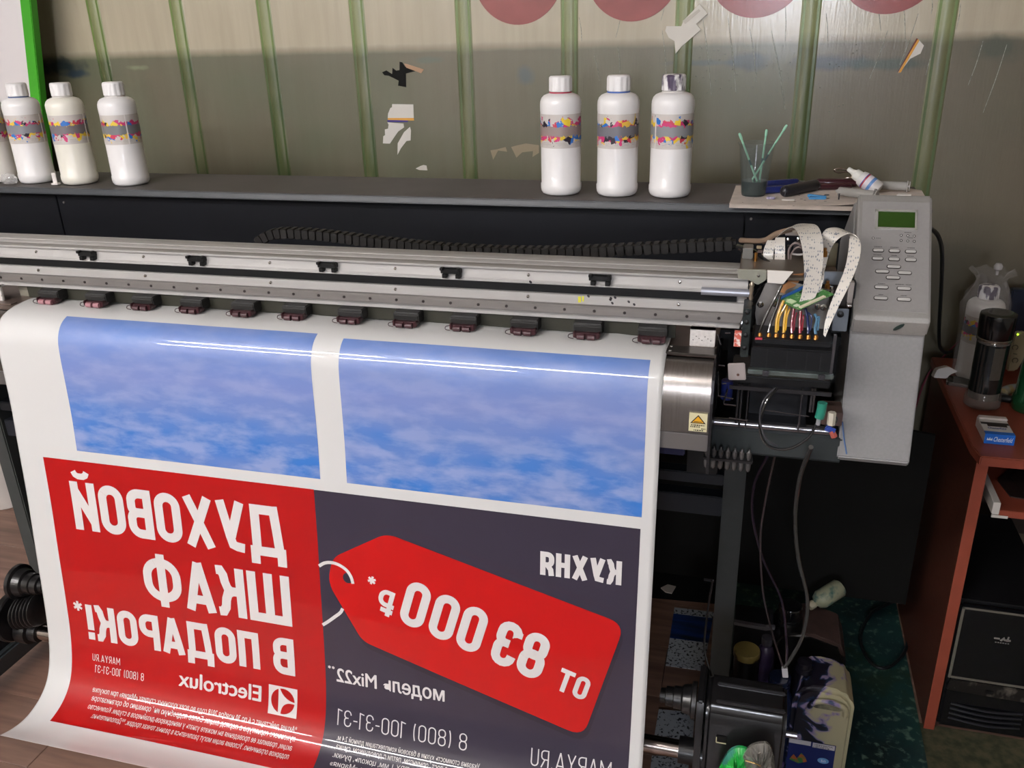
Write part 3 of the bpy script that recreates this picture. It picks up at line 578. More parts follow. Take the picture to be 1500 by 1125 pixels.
# upper circuit board with connectors
a = at(1108, 392, y=1.42)
MB().box(a.x, .128, 1.40, 1.47, a.z-.001, a.z+.0015).build('driver_board', mat('board_brown', '#6a5648', .4), CAR)
for x0, x1, h, c_ in ((1128, 1134, .010, '#d8cdb8'), (1151, 1161, .011, '#d3c9b5'), (1163, 1180, .007, '#cdbfa6'), (1140, 1148, .004, '#3a2a26'), (1196, 1206, .010, '#5a5340')):
    p, q = at(x0, 392, y=1.41), at(x1, 392, y=1.41); MB().box(p.x, q.x, 1.41, 1.425, a.z+.0015, a.z+.0015+h).build('connector', mat('conn'+c_[1:], c_, .45), CAR, bevel=.0006)
rd = mat('relay_dark', '#2c2324', .4)
for x0, x1, y0, h in ((1150, 1156, 1.45, .028), (1160, 1172, 1.45, .034), (1172, 1188, 1.455, .030)):
    p, q = at(x0, 392, y=1.45), at(x1, 392, y=1.45); MB().box(p.x, q.x, y0, y0+.012, a.z+.0015, a.z+.0015+h).build('relay', rd, CAR, bevel=.001)
MB().box(at(1148, 370, y=1.45).x, at(1186, 370, y=1.45).x, 1.45, 1.47, at(1160, 345, y=1.45).z, at(1160, 342, y=1.45).z+.003).build('cross_brace', mat('pale_brace', '#a79c93', .3, .5), CAR)
MB().box(at(1108, 384, y=1.39).x, .125, 1.385, 1.392, at(1130, 396, y=1.39).z, at(1130, 392, y=1.39).z).build('board_edge_rail', mat('rail_dark', '#4a3b33', .4), CAR)
for x_ in (1106, 1204): MB().cyl((at(x_, 390, y=1.40).x, 1.40, 1.222), (at(x_, 390, y=1.40).x, 1.40, 1.236), .0025, n=10).build('standoff', BRASS, CAR, smooth_=True)
for x_, y_ in ((1196, 356), (1199, 378)): MB().lathe([(.0045, -.003), (.0045, .002), (.0028, .004), (.0028, .007), (.0005, .008)], at(x_+11, y_, y=1.40), n=12).build('terminal', mat('olive_terminal', '#5d5642', .4), CAR, smooth_=True)
for k_ in range(5):
    p_ = at(1112+k_*1.5, 362+k_*6, y=1.425); MB().obox(p_, (.004, 0, 0), (0, .003, 0), (0, 0, .0022)).build('small_component', mat('comp_tan%d' % (k_ % 2), ('#9c8a6c', '#5c4a44')[k_ % 2], .4), CAR, bevel=.0006)
for x, y in ((1154, 351), (1169, 350)): MB().lathe([(.003, 0), (.0025, .002), (.0001, .0024)], at(x, y, y=1.448), n=10, axis=(0, -1, 0), cap=False).build('brace_screw', CHROME, CAR)
T('white_wire', [(1155, 380, 1.42), (1156, 365, 1.41), (1165, 356, 1.40), (1178, 363, 1.41), (1182, 372, 1.42)], .0016, mat('pale_wire', '#8a7b78', .4), CAR)
T('white_wire', [(1158, 382, 1.42), (1160, 370, 1.41), (1170, 362, 1.40), (1182, 372, 1.42)], .0012, mat('pale_wire', ''), CAR)
T('white_wire', [(1160, 372, 1.42), (1172, 373, 1.41), (1184, 370, 1.42)], .0016, mat('pale_wire2', '#b5b0ae', .3), CAR)
for s_, (x0, x1) in enumerate(((1108, 1135), )):
    T('brown_loom', [(1040+45, 352, 1.49), (1100, 353, 1.47), (1120, 352, 1.44), (1138, 342, 1.43), (1160, 336, 1.43)], .0045, mat('brown_sleeve', '#7c6756', .5), CAR)
    T('brown_loom', [(1118, 355, 1.45), (1132, 345, 1.43), (1150, 338, 1.42), (1165, 333, 1.42)], .0035, mat('brown_sleeve', ''), CAR)
    T('black_loom', [(1080, 360, 1.48), (1105, 368, 1.44), (1120, 380, 1.41), (1135, 391, 1.39), (1138, 396, 1.37)], .0032, TB, CAR)
    T('black_loom', [(1082, 366, 1.48), (1098, 376, 1.44), (1106, 385, 1.43), (1128, 390, 1.42)], .002, TB, CAR)
# ribbon cables (white with printed dashes)
def ribbon_mat():
    k = NT('ribbon_cable_print'); tc = k.n('TexCoord'); mp = k.n('Mapping', i_Vector=tc.outputs['Object']); mp.inputs['Scale'].default_value = (330, 130, 190)
    br = k.n('TexVoronoi', i_Vector=mp.outputs[0]); br.inputs['Scale'].default_value = 1; br.inputs['Randomness'].default_value = .35
    f = k.math('LESS_THAN', br.outputs['Distance'], .3)
    n2 = k.n('TexNoise', i_Vector=tc.outputs['Object']); n2.inputs['Scale'].default_value = 70
    n3 = k.math('GREATER_THAN', n2.outputs[0], .69)
    c = k.mix(k.math('MULTIPLY', f, .75), lin('#cdc7be'), lin('#5d6a78')); c = k.mix(k.math('MULTIPLY', n3, .7), c, lin('#3c4a66'))
    k.link(c, 'Base Color'); k.b.inputs['Roughness'].default_value = .4; k.b.inputs['Coat Weight'].default_value = .2
    return k.m
RBM = ribbon_mat()
def RB(name, P, parent=CAR, m=RBM):
    """P: list of (left pixel, right pixel, depth-left, depth-right): the two edges of the flat cable"""
    L = [at(a, b, y=d) for (a, b), _, d, _ in P]; Rr = [at(c, e, y=f) for _, (c, e), _, f in P]
    return MB().ribbon([(l+r)/2 for l, r in zip(L, Rr)], [(r-l)/2 for l, r in zip(L, Rr)], .0007).build(name, m, parent, smooth_=True)
RB('ribbon_cable', [((1138, 347), (1148, 340), 1.43, 1.45), ((1150, 337), (1166, 329), 1.40, 1.43), ((1160, 333), (1184, 328), 1.37, 1.40), ((1168, 340), (1197, 331), 1.335, 1.36), ((1174, 358), (1204, 346), 1.31, 1.325), ((1177, 380), (1206, 370), 1.295, 1.31), ((1178, 405), (1204, 398), 1.285, 1.295), ((1175, 428), (1200, 420), 1.275, 1.285), ((1169, 448), (1194, 436), 1.268, 1.272)])
RB('ribbon_cable', [((1195, 392), (1207, 400), 1.36, 1.36), ((1203, 355), (1216, 368), 1.345, 1.345), ((1204, 344), (1226, 352), 1.34, 1.33), ((1212, 335), (1240, 343), 1.36, 1.32), ((1228, 334), (1250, 343), 1.36, 1.315), ((1243, 343), (1259, 352), 1.34, 1.31), ((1243, 366), (1261, 366), 1.32, 1.305), ((1238, 392), (1257, 386), 1.30, 1.295), ((1228, 418), (1245, 416), 1.285, 1.28), ((1217, 444), (1231, 444), 1.275, 1.27), ((1209, 470), (1217, 474), 1.262, 1.258), ((1206, 490), (1209, 494), 1.256, 1.254)])
RB('ribbon_cable', [((1124, 352), (1135, 352), 1.43, 1.43), ((1120, 362), (1134, 361), 1.42, 1.42), ((1118, 372), (1133, 372), 1.415, 1.415), ((1120, 383), (1132, 383), 1.415, 1.415)])
RB('ribbon_cable', [((1136, 348), (1150, 348), 1.43, 1.43), ((1134, 358), (1150, 357), 1.42, 1.42), ((1135, 370), (1150, 370), 1.415, 1.415), ((1134, 384), (1150, 384), 1.415, 1.415)])
RB('ribbon_cable', [((1186, 437), (1198, 434), 1.285, 1.285), ((1192, 415), (1206, 412), 1.29, 1.29), ((1197, 396), (1208, 392), 1.31, 1.31)])
# tilted green head board
q = [at(1136, 439, y=1.285), at(1171, 454, y=1.25), at(1222, 431, y=1.275), at(1184, 414, y=1.315)]
gv = [*q, *[p+V((0, .004, -.0022)) for p in q]]
MB().add(gv, [(0, 1, 2, 3), (7, 6, 5, 4), (0, 4, 5, 1), (1, 5, 6, 2), (2, 6, 7, 3), (3, 7, 4, 0)]).build('head_circuit_board', mat('pcb_green', '#3f7a3c', .35, coat=.5, col2='#86a878', nscale=180, thr=(.55, .68), detail=2), CAR)
def lerp2(a, b): return q[0]*(1-a)*(1-b)+q[1]*a*(1-b)+q[2]*a*b+q[3]*(1-a)*b
ex, ey = (q[1]-q[0]).normalized(), (q[2]-q[1]).normalized(); ez = ex.cross(ey).normalized(); ez = ez if ez.z > 0 or ez.y < 0 else -ez
for a, b, lx_, ly_, h, c_ in ((.93, .42, .0022, .020, .0022, '#d6ccb4'), (.10, .35, .002, .018, .0025, '#24539a'), (.12, .82, .002, .010, .0025, '#24539a'), (.55, .82, .003, .008, .002, '#cdd2c2'), (.45, .15, .006, .004, .0015, '#bcd0a6'), (.75, .10, .003, .003, .0012, '#d5dfc4'), (.3, .6, .004, .003, .001, '#203420'), (.62, .55, .003, .003, .001, '#203420')):
    MB().obox(lerp2(a, b)+ez*h/2, ex*lx_, ey*ly_, ez*h/2).build('board_component', mat('comp'+c_[1:], c_, .4), CAR)
# brown head support between tape and board
RB('brown_strap', [((1160, 402), (1178, 400), 1.33, 1.33), ((1152, 414), (1166, 418), 1.31, 1.31), ((1143, 420), (1153, 424), 1.30, 1.30), ((1142, 428), (1149, 430), 1.295, 1.295)], m=mat('copper_strap', '#a47650', .4, .3))
# ink tubes down to brass nipples on the dampers
for i, (xb, c_, P) in enumerate([(1113, '#26221f', [(1145, 418), (1138, 432), (1126, 455), (1117, 475)]), (1126, '#26221f', [(1143, 432), (1138, 450), (1130, 470)]),
        (1137, '#c79a2e', [(1148, 440), (1142, 455), (1138, 470)]), (1148, '#c99a28', [(1153, 446), (1151, 458), (1149, 472)]), (1160, '#7a2635', [(1163, 452), (1161, 465), (1160, 475)]),
        (1172, '#8c1f30', [(1173, 456), (1172, 468), (1172, 478)]), (1184, '#222d58', [(1180, 452), (1182, 462), (1184, 478)]), (1195, '#4c7590', [(1193, 460), (1197, 468), (1194, 480)])]):
    T('ink_tube', [(x, y, 1.275-.004*k) for k, (x, y) in enumerate(P)]+[(xb, 486+i*.5, 1.262)], .0022, mat('inktube'+c_[1:]+str(i), c_, .3, coat=.3), CAR)
    if i not in (0, 1): T('clear_loop', [(P[0][0]+4, P[0][1]+6, 1.27), (xb+5, 465, 1.265), (xb+3, 484, 1.262)], .0012, mat('tint_tube%d' % i, c_, .25, coat=.5), CAR)
    p = at(xb, 492+i*.5, y=1.262)
    MB().lathe([(.0042, -.009), (.0042, -.004), (.0034, -.003), (.0034, .003), (.0022, .005)], p, n=10).build('brass_nipple', BRASS, CAR, smooth_=True)
    MB().lathe([(.0040, -.012), (.0040, -.0085)], p, n=10).build('clear_collar', mat('collar_clear', '#b9b2aa', .2, coat=1), CAR)
MB().box(.012, .022, 1.250, 1.254, 1.1435, 1.1465).build('red_seal', mat('red_seal', '#b83a4a', .4), CAR)
T('signal_cable', [(1122, 412, 1.34), (1108, 428, 1.32), (1096, 450, 1.30), (1086, 475, 1.29), (1082, 500, 1.29)], .0018, TB, CAR)
for x, y in ((1212, 420), (1217, 428), (1208, 372)): MB().lathe([(.004, -.004), (.004, .003), (.0025, .005), (.0025, .009)], at(x, y, y=1.33), n=8).build('hex_nut', BRASS if x != 1217 else CHROME, CAR)
# right-hand fittings between head and end cover
MB().box(.105, .145, 1.36, 1.365, 1.145, 1.21).build('right_side_plate', mat('dark_bronze2', '#3a3430', .4, .3), PR)
p, p2 = at(1222, 452, y=1.33), at(1240, 486, y=1.33); MB().box(p.x, p2.x, 1.33, 1.334, p2.z, p.z).build('zinc_plate', mat('zinc_plate', '#858c94', .35, .6), PR, bevel=.001)
MB().lathe([(.005, 0), (.005, .002), (.0001, .003)], at(1231, 460, y=1.329), n=12, axis=(0, -1, 0), cap=False).build('plate_bolt', BLACKP, PR)
p, p2 = at(1206, 398, y=1.35), at(1234, 418, y=1.35); MB().box(p.x, p2.x+.006, 1.35, 1.356, p2.z, p.z).build('top_right_plate', mat('zinc_plate', ''), PR, bevel=.001)
p, p2 = at(1243, 410, y=1.36), at(1254, 440, y=1.36); MB().box(p.x, .150, 1.345, 1.36, p2.z, p.z).build('beige_block', mat('beige_block', '#a89f98', .4), PR, bevel=.001)
MB().cyl((p.x, 1.345, p2.z-.004), (.150, 1.345, p2.z-.004), .004, n=12).build('rod_end', CHROME, PR, smooth_=True)
MB().box(.09, .128, 1.44, 1.446, 1.19, 1.245).build('olive_board', mat('olive_board', '#4d4632', .5), PR)
# ---- take-up reel assembly
SH = mat('shaft_chrome', '#b3a8a2', .18, 1)
RBK = mat('reel_black', '#151415', .35, coat=.3)
MB().cyl((-1.515, 1.25, .335), (-.055, 1.25, .335), .0165, n=24).build('take_up_shaft', SH, PR, smooth_=True)
def reel_end(x, s, z, name, scale=1):
    pr = [(.0, 0), (.018, 0), (.018, .012), (.024, .014), (.024, .032), (.028, .034), (.028, .052), (.034, .056), (.038, .075), (.046, .078), (.046, .088), (0, .088)]
    MB().lathe([(max(r, .0005)*scale, h*scale) for r, h in pr], (x, 1.25, z), n=28, axis=(s, 0, 0)).build(name, RBK, PR, smooth_=True)
reel_end(-.10, 1, .455, 'reel_socket', .72)
reel_end(-1.44, -1, .47, 'reel_socket', .85)
MB().lathe([(.024, 0), (.024, .03), (.034, .032), (.034, .045)], (-.062, 1.25, .335), n=24, axis=(1, 0, 0)).build('shaft_collar', RBK, PR, smooth_=True)
MB().lathe([(.022, 0), (.022, .02), (.03, .022), (.03, .05)], (-1.492, 1.25, .335), n=24, axis=(-1, 0, 0)).build('shaft_collar', RBK, PR, smooth_=True)
m = MB().prism([(1.205, .10), (1.205, .45), (1.215, .475), (1.235, .485), (1.29, .49), (1.30, .47), (1.30, .10)], (-.018, 0, 0), (0, 1, 0), (0, 0, 1), (1, 0, 0), 0, .135)
mot = m.build('take_up_motor', mat('motor_case', '#131213', .32, coat=.3, noise=.2, nscale=30), PR, bevel=.008, seg=3)
for y, z in ((1.226, .484), (1.262, .4905)): MB().box(-.002, .114, y-.004, y+.004, z-.003, z+.003).build('case_ridge', mat('ridge_black', '#29282a', .25, coat=.4), mot, bevel=.002)
MB().prism([(1.195, .08), (1.195, .46), (1.21, .49), (1.31, .49), (1.31, .08)], (-.034, 0, 0), (0, 1, 0), (0, 0, 1), (1, 0, 0), 0, .012).build('mount_plate', RBK, PR, bevel=.003)
p = at(1057, 1082, y=1.204); o = MB().box(p.x-.009, p.x+.009, 1.2015, 1.2055, p.z-.007, p.z+.007).build('switch', BLACKP, mot, bevel=.001)
MB().box(p.x-.009, p.x+.008, 1.201, 1.2018, p.z-.0085, p.z-.0065).box(p.x-.0095, p.x-.008, 1.201, 1.2018, p.z-.007, p.z+.004).build('switch_rim', mat('worn_cream', '#b5ad8c', .5), mot)
MB().cyl((.117, 1.215, .448), (.135, 1.215, .448), .006, n=12).build('motor_spindle', mat('pin_steel', ''), mot)
MB().lathe([(.0005, 0), (.055, 0), (.058, .003), (.058, .016), (.055, .019), (.0005, .019)], (-1.545, 1.25, .37), n=32, axis=(-1, 0, 0)).build('reel_disc', RBK, PR, smooth_=True)
MB().box(-1.80, -1.56, 1.235, 1.265, .33, .36).build('reel_arm', RBK, PR, bevel=.003)
for x in (-1.83, -.02): MB().box(x-.01, x+.01, 1.22, 1.50, .095, .13).build('mount_foot', BLACKM, PR)
for i in range(6):
    m = MB().lathe([(.037, 0), (.040, .002), (.040, .004), (.037, .006)], (-1.47-.011*i, 1.25, .405-.004*i), n=24, axis=(-1, 0, 0)); m.build('drive_gear', RBK, PR, smooth_=True)
# drain hoses to the floor bottle
T('drain_hose', [(1188, 655, 1.26), (1172, 700, 1.36), (1165, 760, 1.46), (1170, 820, 1.52), (1183, 880, 1.56), (1176, 930, 1.59), (1160, 962, 1.60), (1149, 978, 1.60)], .0038, mat('hose_clear', '#4f4d4b', .15, coat=1))
T('drain_hose', [(1135, 668, 1.38), (1122, 730, 1.44), (1114, 790, 1.50), (1118, 870, 1.55), (1132, 930, 1.59), (1146, 975, 1.60)], .0022, mat('hose_dark', '#4a3f42', .15, coat=1))
T('drain_hose', [(1124, 668, 1.38), (1105, 710, 1.44), (1103, 760, 1.50), (1118, 820, 1.55), (1145, 880, 1.60), (1152, 940, 1.61), (1152, 975, 1.60)], .0026, mat('hose_violet', '#352a38', .15, coat=1))
T('drain_hose', [(1044, 850, 1.37), (1036, 900, 1.36), (1032, 950, 1.34), (1042, 990, 1.32)], .002, TB)
# ------------------------------------------------------------------ the printed sheet: artwork laid out flat (x, t = length along the sheet), then bent over the apron
SP = [(1.60, 1.1115), (1.45, 1.1115), (1.36, 1.1115), (1.30, 1.111), (1.262, 1.106), (1.236, 1.094), (1.221, 1.070), (1.216, 1.035), (1.213, .98), (1.209, .92), (1.202, .855), (1.190, .736), (1.176, .625), (1.165, .534), (1.153, .448), (1.138, .385), (1.118, .343), (1.088, .317), (1.049, .305), (1.015, .308), (.985, .318)]
SD = smooth([V((0, y, z)) for y, z in SP], 8); STT = [0]
for a, b in zip(SD, SD[1:]): STT.append(STT[-1]+(b-a).length)
TMAX = STT[-1]
import bisect
def prof(t):
    t = max(0, min(TMAX-1e-6, t)); i = min(bisect.bisect_right(STT, t)-1, len(SD)-2); f = (t-STT[i])/(STT[i+1]-STT[i]); return SD[i].lerp(SD[i+1], f)
def sheet(x, t, off=0):
    p = prof(t); e = (prof(t+.004)-prof(t-.004)).normalized(); n = V((0, e.z, -e.y))   # outward normal: towards the viewer / up
    if n.y > 0 or (abs(n.y) < .2 and n.z < 0): n = -n
    k = math.exp(-((t-.265)/.05)**2)
    z = .0016*sin(x*23)*k+.0012*sin(x*57+1)*k
    g = math.exp(-((t-1.05)/.25)**2); y = .003*sin(x*5.2+.6)*g
    return V((x, p.y+y, p.z+z))+n*off
T0, T1 = .02, TMAX
def bend(bm, off, name, m, parent, sm=True, step=.008, label=None):
    ts = []; t = T0
    while t < T1: ts.append(t); t += step
    lo = min(v.co.y for v in bm.verts); hi = max(v.co.y for v in bm.verts)
    for t in ts:
        if lo < t < hi: bmesh.ops.bisect_plane(bm, geom=bm.verts[:]+bm.edges[:]+bm.faces[:], dist=1e-6, plane_co=(0, t, 0), plane_no=(0, 1, 0))
    xs_ = [v.co.x for v in bm.verts]; a = math.ceil(min(xs_)/.025)*.025
    while a < max(xs_)-1e-4:
        if a-min(xs_) > 1e-4: bmesh.ops.bisect_plane(bm, geom=bm.verts[:]+bm.edges[:]+bm.faces[:], dist=1e-6, plane_co=(a, 0, 0), plane_no=(1, 0, 0))
        a += .025
    me = bpy.data.meshes.new(name); uv = bm.loops.layers.uv.new('sheet')
    for f in bm.faces:
        for l in f.loops: l[uv].uv = (l.vert.co.x, l.vert.co.y)
    for v in bm.verts: v.co = sheet(v.co.x, v.co.y, off+v.co.z)-parent_loc(parent)
    bm.normal_update()
    s_ = sum(f.normal.y*f.calc_area() for f in bm.faces)
    if s_ > 0:
        for f in bm.faces: f.normal_flip()
    bm.to_mesh(me); bm.free(); me.materials.append(m)
    if sm: me.polygons.foreach_set('use_smooth', [True]*len(me.polygons))
    o = bpy.data.objects.new(name, me); COL.objects.link(o); o.parent = parent
    if label: o['label'] = label
    return o
def parent_loc(p):
    o = V((0, 0, 0))
    while p is not None: o += p.location; p = p.parent
    return o
def flat(polys, grid=0):
    bm = bmesh.new()
    for i, P in enumerate(polys):
        vs = [bm.verts.new((x, t, (i % 13)*.000012)) for x, t in P]
        if len(P) > 4:
            f = bm.faces.new(vs); bmesh.ops.triangulate(bm, faces=[f])
        else: bm.faces.new(vs)
    return bm
def rect(x0, x1, t0, t1, nx=1):
    return [[(x0+(x1-x0)*i/nx, t0), (x0+(x1-x0)*(i+1)/nx, t0), (x0+(x1-x0)*(i+1)/nx, t1), (x0+(x1-x0)*i/nx, t1)] for i in range(nx)]
PAPER = mat('glossy_white_vinyl', '#d0cfcd', .4, coat=.7, crough=.03, spec=.3)
def ink(name, c, **k): return mat(name, c, .4, coat=1, crough=.02, spec=.3, **k)
RED = ink('ink_red', '#a60a0c'); DARK = ink('ink_dark_violet', '#322c3a'); INKW = ink('unprinted_white', '#d8d4d2'); TAGR = ink('ink_tag_red', '#b80b0b')
def sky_mat():
    k = NT('printed_sky'); uv = k.n('UVMap'); uv.uv_map = 'sheet'; sp = k.n('SeparateXYZ', i_0=uv.outputs[0])
    mp = k.n('Mapping', i_Vector=uv.outputs[0]); mp.inputs['Scale'].default_value = (1, 2.6, 1)
    n1 = k.n('TexNoise', i_Vector=mp.outputs[0]); n1.inputs['Scale'].default_value = 13; n1.inputs['Detail'].default_value = 7; n1.inputs['Roughness'].default_value = .54; n1.inputs['Distortion'].default_value = .15
    n2 = k.n('TexNoise', i_Vector=mp.outputs[0]); n2.inputs['Scale'].default_value = 5; n2.inputs['Detail'].default_value = 4
    g = k.n('MapRange', i_Value=sp.outputs[1]); g.inputs[1].default_value = .36; g.inputs[2].default_value = .60
    r = k.n('ValToRGB', i_0=g.outputs[0]); e = r.color_ramp.elements
    e[0].color = lin('#6282c0'); e[0].position = 0; e[1].color = lin('#2e70be'); e[1].position = 1
    x = e.new(.4); x.color = lin('#7385c0'); x = e.new(.68); x.color = lin('#4576be')
    cl = k.n('MapRange', i_Value=n1.outputs[0]); cl.inputs[1].default_value = .42; cl.inputs[2].default_value = .62
    am = k.math('MULTIPLY', cl.outputs[0], k.math('ADD', .30, k.math('MULTIPLY', g.outputs[0], .62)))
    low = k.n('MapRange', i_Value=n2.outputs[0]); low.inputs[1].default_value = .4; low.inputs[2].default_value = .65
    c = k.mix(k.math('MULTIPLY', low.outputs[0], .5), r.outputs[0], lin('#7f8cbd'))
    c = k.mix(k.math('MULTIPLY', am, .75), c, lin('#9ba5cb'))
    k.link(c, 'Base Color'); k.b.inputs['Roughness'].default_value = .4; k.b.inputs['Coat Weight'].default_value = 1; k.b.inputs['Coat Roughness'].default_value = .02
    return k.m
SKY = sky_mat()
SH_ = thing('printed_poster', (-.735, 1.2, .3), 'large glossy printed sheet, mirror-reversed red and violet advert under two blue skies', 'poster')
bm = flat(rect(-1.354, -.1165, T0, TMAX)); pap = bend(bm, 0, 'vinyl_sheet', PAPER, SH_, step=.006)
md = pap.modifiers.new('thickness', 'SOLIDIFY'); md.thickness = .0005; md.offset = -1
bend(flat(rect(-1.2152, -.7030, .3465, .6155)), .0004, 'sky_picture', SKY, SH_, step=.006)
bend(flat(rect(-.6520, -.1390, .3540, .6170)), .0004, 'sky_picture', SKY, SH_, step=.006)
red = bend(flat(rect(-1.2980, -.7175, .6370, 1.213)), .0004, 'red_panel', RED, SH_, step=.006)
drk = bend(flat(rect(-.7175, -.1400, .6375, 1.213)), .0004, 'violet_panel', DARK, SH_, step=.006)
# ---- stroke lettering
def arc(cx_, cy_, rx, ry, a0, a1, n=8): return [(cx_+rx*cos(radians(a0+(a1-a0)*i/n)), cy_+ry*sin(radians(a0+(a1-a0)*i/n))) for i in range(n+1)]
RW = {'Ш': 1.5, 'Ф': 1.42, 'Д': 1.3, 'М': 1.35, 'M': 1.35, 'А': 1.12, 'A': 1.12, 'Х': 1.15, 'У': 1.08, 'Y': 1.1, '!': .4, '*': .55, '.': .3, ' ': .42, '(': .45, ')': .45, '-': .55, '1': .62, 'О': 1, 'Т': 1.0, 'Ы': 1.3}
def G(ch, W, H, s):
    a, b, c, d = s/2, W-s/2, s/2, H-s/2; m = H*.52; r = (b-a)/2*.98; cx_ = W/2; P = []
    def rr(x0, x1, y0, y1, rd=None):
        rd = min(rd or 9, (x1-x0)/2*.98, (y1-y0)/2*.98)
        return (arc(x1-rd, y1-rd, rd, rd, 0, 90)+arc(x0+rd, y1-rd, rd, rd, 90, 180)+arc(x0+rd, y0+rd, rd, rd, 180, 270)+arc(x1-rd, y0+rd, rd, rd, 270, 360), True)
    def O_(pts): return (pts, False)
    if ch in 'О0O': P = [rr(a, b, c, d)]
    elif ch in '8': P = [rr(a, b, c, m+s*.1, r), rr(a+s*.08, b-s*.08, m-s*.1, d, r)]
    elif ch in '3': P = [O_([(a, H*.72)]+[(a, d-r)]+arc(cx_, d-r, r, r, 180, 0)+arc(b-r*.8, m+r*.8, r*.8, r*.8, 0, -90)+[(W*.4, m)]), O_([(W*.4, m)]+arc(b-r*.8, m-r*.8, r*.8, r*.8, 90, 0)+arc(cx_, c+r, r, r, 0, -180)+[(a, H*.28)])]
    elif ch == '1': P = [O_([(b, 0), (b, H)]), O_([(b-s*.1, d-s*.05), (0, d-W*.25)])]
    elif ch in 'В': P = [O_([(a, 0), (a, H)]), O_([(a, d)]+arc(b-r-.03*W, d-r*.9, r, r*.9, 90, 0)+arc(b-r*.7-.03*W, m+r*.6, r*.7, r*.6, 0, -90)+[(a, m)]), O_([(a, m)]+arc(b-r*.8, m-r*.8, r*.8, r*.8, 90, 0)+arc(b-r, c+r, r, r, 0, -90)+[(a, c)])]
    elif ch in 'РRЯ':
        q = H*.45; P = [O_([(a, 0), (a, H)]), O_([(a, d)]+arc(b-r, d-r, r, r, 90, 0)+arc(b-r, q+r, r, r, 0, -90)+[(a, q)])]
        if ch != 'Р': P.append(O_([(b-r*1.0, q), (b-s*.15, q-s*.9), (b, 0)]) if s > .004 else O_([(b-r, q), (b, 0)]))
        if ch == 'Я': P = [([(W-x, y) for x, y in p], cl) for p, cl in P]
    elif ch == '₽': q = H*.42; P = [O_([(a+W*.1, 0), (a+W*.1, H)]), O_([(a+W*.1, d)]+arc(b-r, d-r, r, r, 90, 0)+arc(b-r, q+r, r, r, 0, -90)+[(-W*.02, q)]), O_([(-W*.02, H*.2), (W*.72, H*.2)])]
    elif ch == 'Д': P = [O_([(0, c), (W, c)]), O_([(a, c), (a, -H*.17)]), O_([(b, c), (b, -H*.17)]), O_([(W*.17, c), (W*.29, H)]), O_([(W*.24, d), (W*.88, d)]), O_([(W*.81, c), (W*.81, H)])]
    elif ch in 'УY':
        P = [O_([(s*.52, H), (W*.54, H*.30)]), O_([(W-s*.52, H), (W*.58, H*.30), (W*.50, H*.14), (W*.36, c+s*.1), (W*.10, c)])] if ch == 'У' else [O_([(s*.52, H), (cx_, H*.42)]), O_([(W-s*.52, H), (cx_, H*.42)]), O_([(cx_, H*.45), (cx_, 0)])]
    elif ch == 'Х': P = [O_([(s*.55, 0), (W-s*.55, H)]), O_([(s*.55, H), (W-s*.55, 0)])]
    elif ch == 'Й': P = [O_([(a, 0), (a, H)]), O_([(b, 0), (b, H)]), O_([(a, s*.9), (b, H-s*.9)]), ([(cx_-W*.27, H*1.21), (cx_-W*.21, H*1.145), (cx_-W*.1, H*1.115), (cx_+W*.1, H*1.115), (cx_+W*.21, H*1.145), (cx_+W*.27, H*1.21)], False, .68)]
    elif ch == 'Ш': P = [O_([(a, 0), (a, H)]), O_([(b, 0), (b, H)]), O_([(cx_, 0), (cx_, H)]), O_([(0, c), (W, c)])]
    elif ch == 'К': P = [O_([(a, 0), (a, H)]), O_([(a, m), (W*.48, m), (W*.62, H*.575), (W*.70, H*.70), (W*.74, H*.84), (W*.84, H*.93), (W, H-s*.42)]), O_([(W*.46, m), (W*.62, H*.465), (W*.70, H*.34), (W*.74, H*.18), (W*.84, H*.085), (W, s*.42)])]
    elif ch in 'АA': P = [O_([(s*.5, 0), (cx_, H)]), O_([(W-s*.5, 0), (cx_, H)]), O_([(W*.22, H*.24), (W*.78, H*.24)])]
    elif ch == 'Ф': P = [O_([(cx_, -H*.04), (cx_, H*1.06)]), rr(a, b, H*.15+s*.1, H*.90-s*.1, W*.36)]
    elif ch == 'П': P = [O_([(a, 0), (a, H)]), O_([(b, 0), (b, H)]), O_([(0, d), (W, d)])]
    elif ch == 'Н': P = [O_([(a, 0), (a, H)]), O_([(b, 0), (b, H)]), O_([(0, m), (W, m)])]
    elif ch in 'ТT': P = [O_([(cx_, 0), (cx_, H)]), O_([(0, d), (W, d)])]
    elif ch in 'МM': P = [O_([(a, 0), (a, H)]), O_([(b, 0), (b, H)]), O_([(a, H-s*.4), (cx_, H*.3)]), O_([(b, H-s*.4), (cx_, H*.3)])]
    elif ch == 'U': P = [O_([(a, H), (a, c+r)]+arc(cx_, c+r, r, r, 180, 360)+[(b, H)])]
    elif ch == '.': P = [O_([(cx_, 0), (cx_, s*1.1)])]
    elif ch == '-': P = [O_([(0, H*.42), (W, H*.42)])]
    elif ch == '(': P = [O_(arc(W*1.25, H*.5, W*.95, H*.66, 130, 230, 10))]
    elif ch == ')': P = [O_(arc(-W*.25, H*.5, W*.95, H*.66, 50, -50, 10))]
    elif ch == '!': P = [O_([(cx_, 0), (cx_, s*1.05)]), O_([(cx_, H*.27), (cx_, H)])]
    elif ch == '*': P = [O_([(cx_-W*.5*cos(radians(q)), H*.83-W*.5*sin(radians(q))), (cx_+W*.5*cos(radians(q)), H*.83+W*.5*sin(radians(q)))]) for q in (90, 30, 150)]
    return P
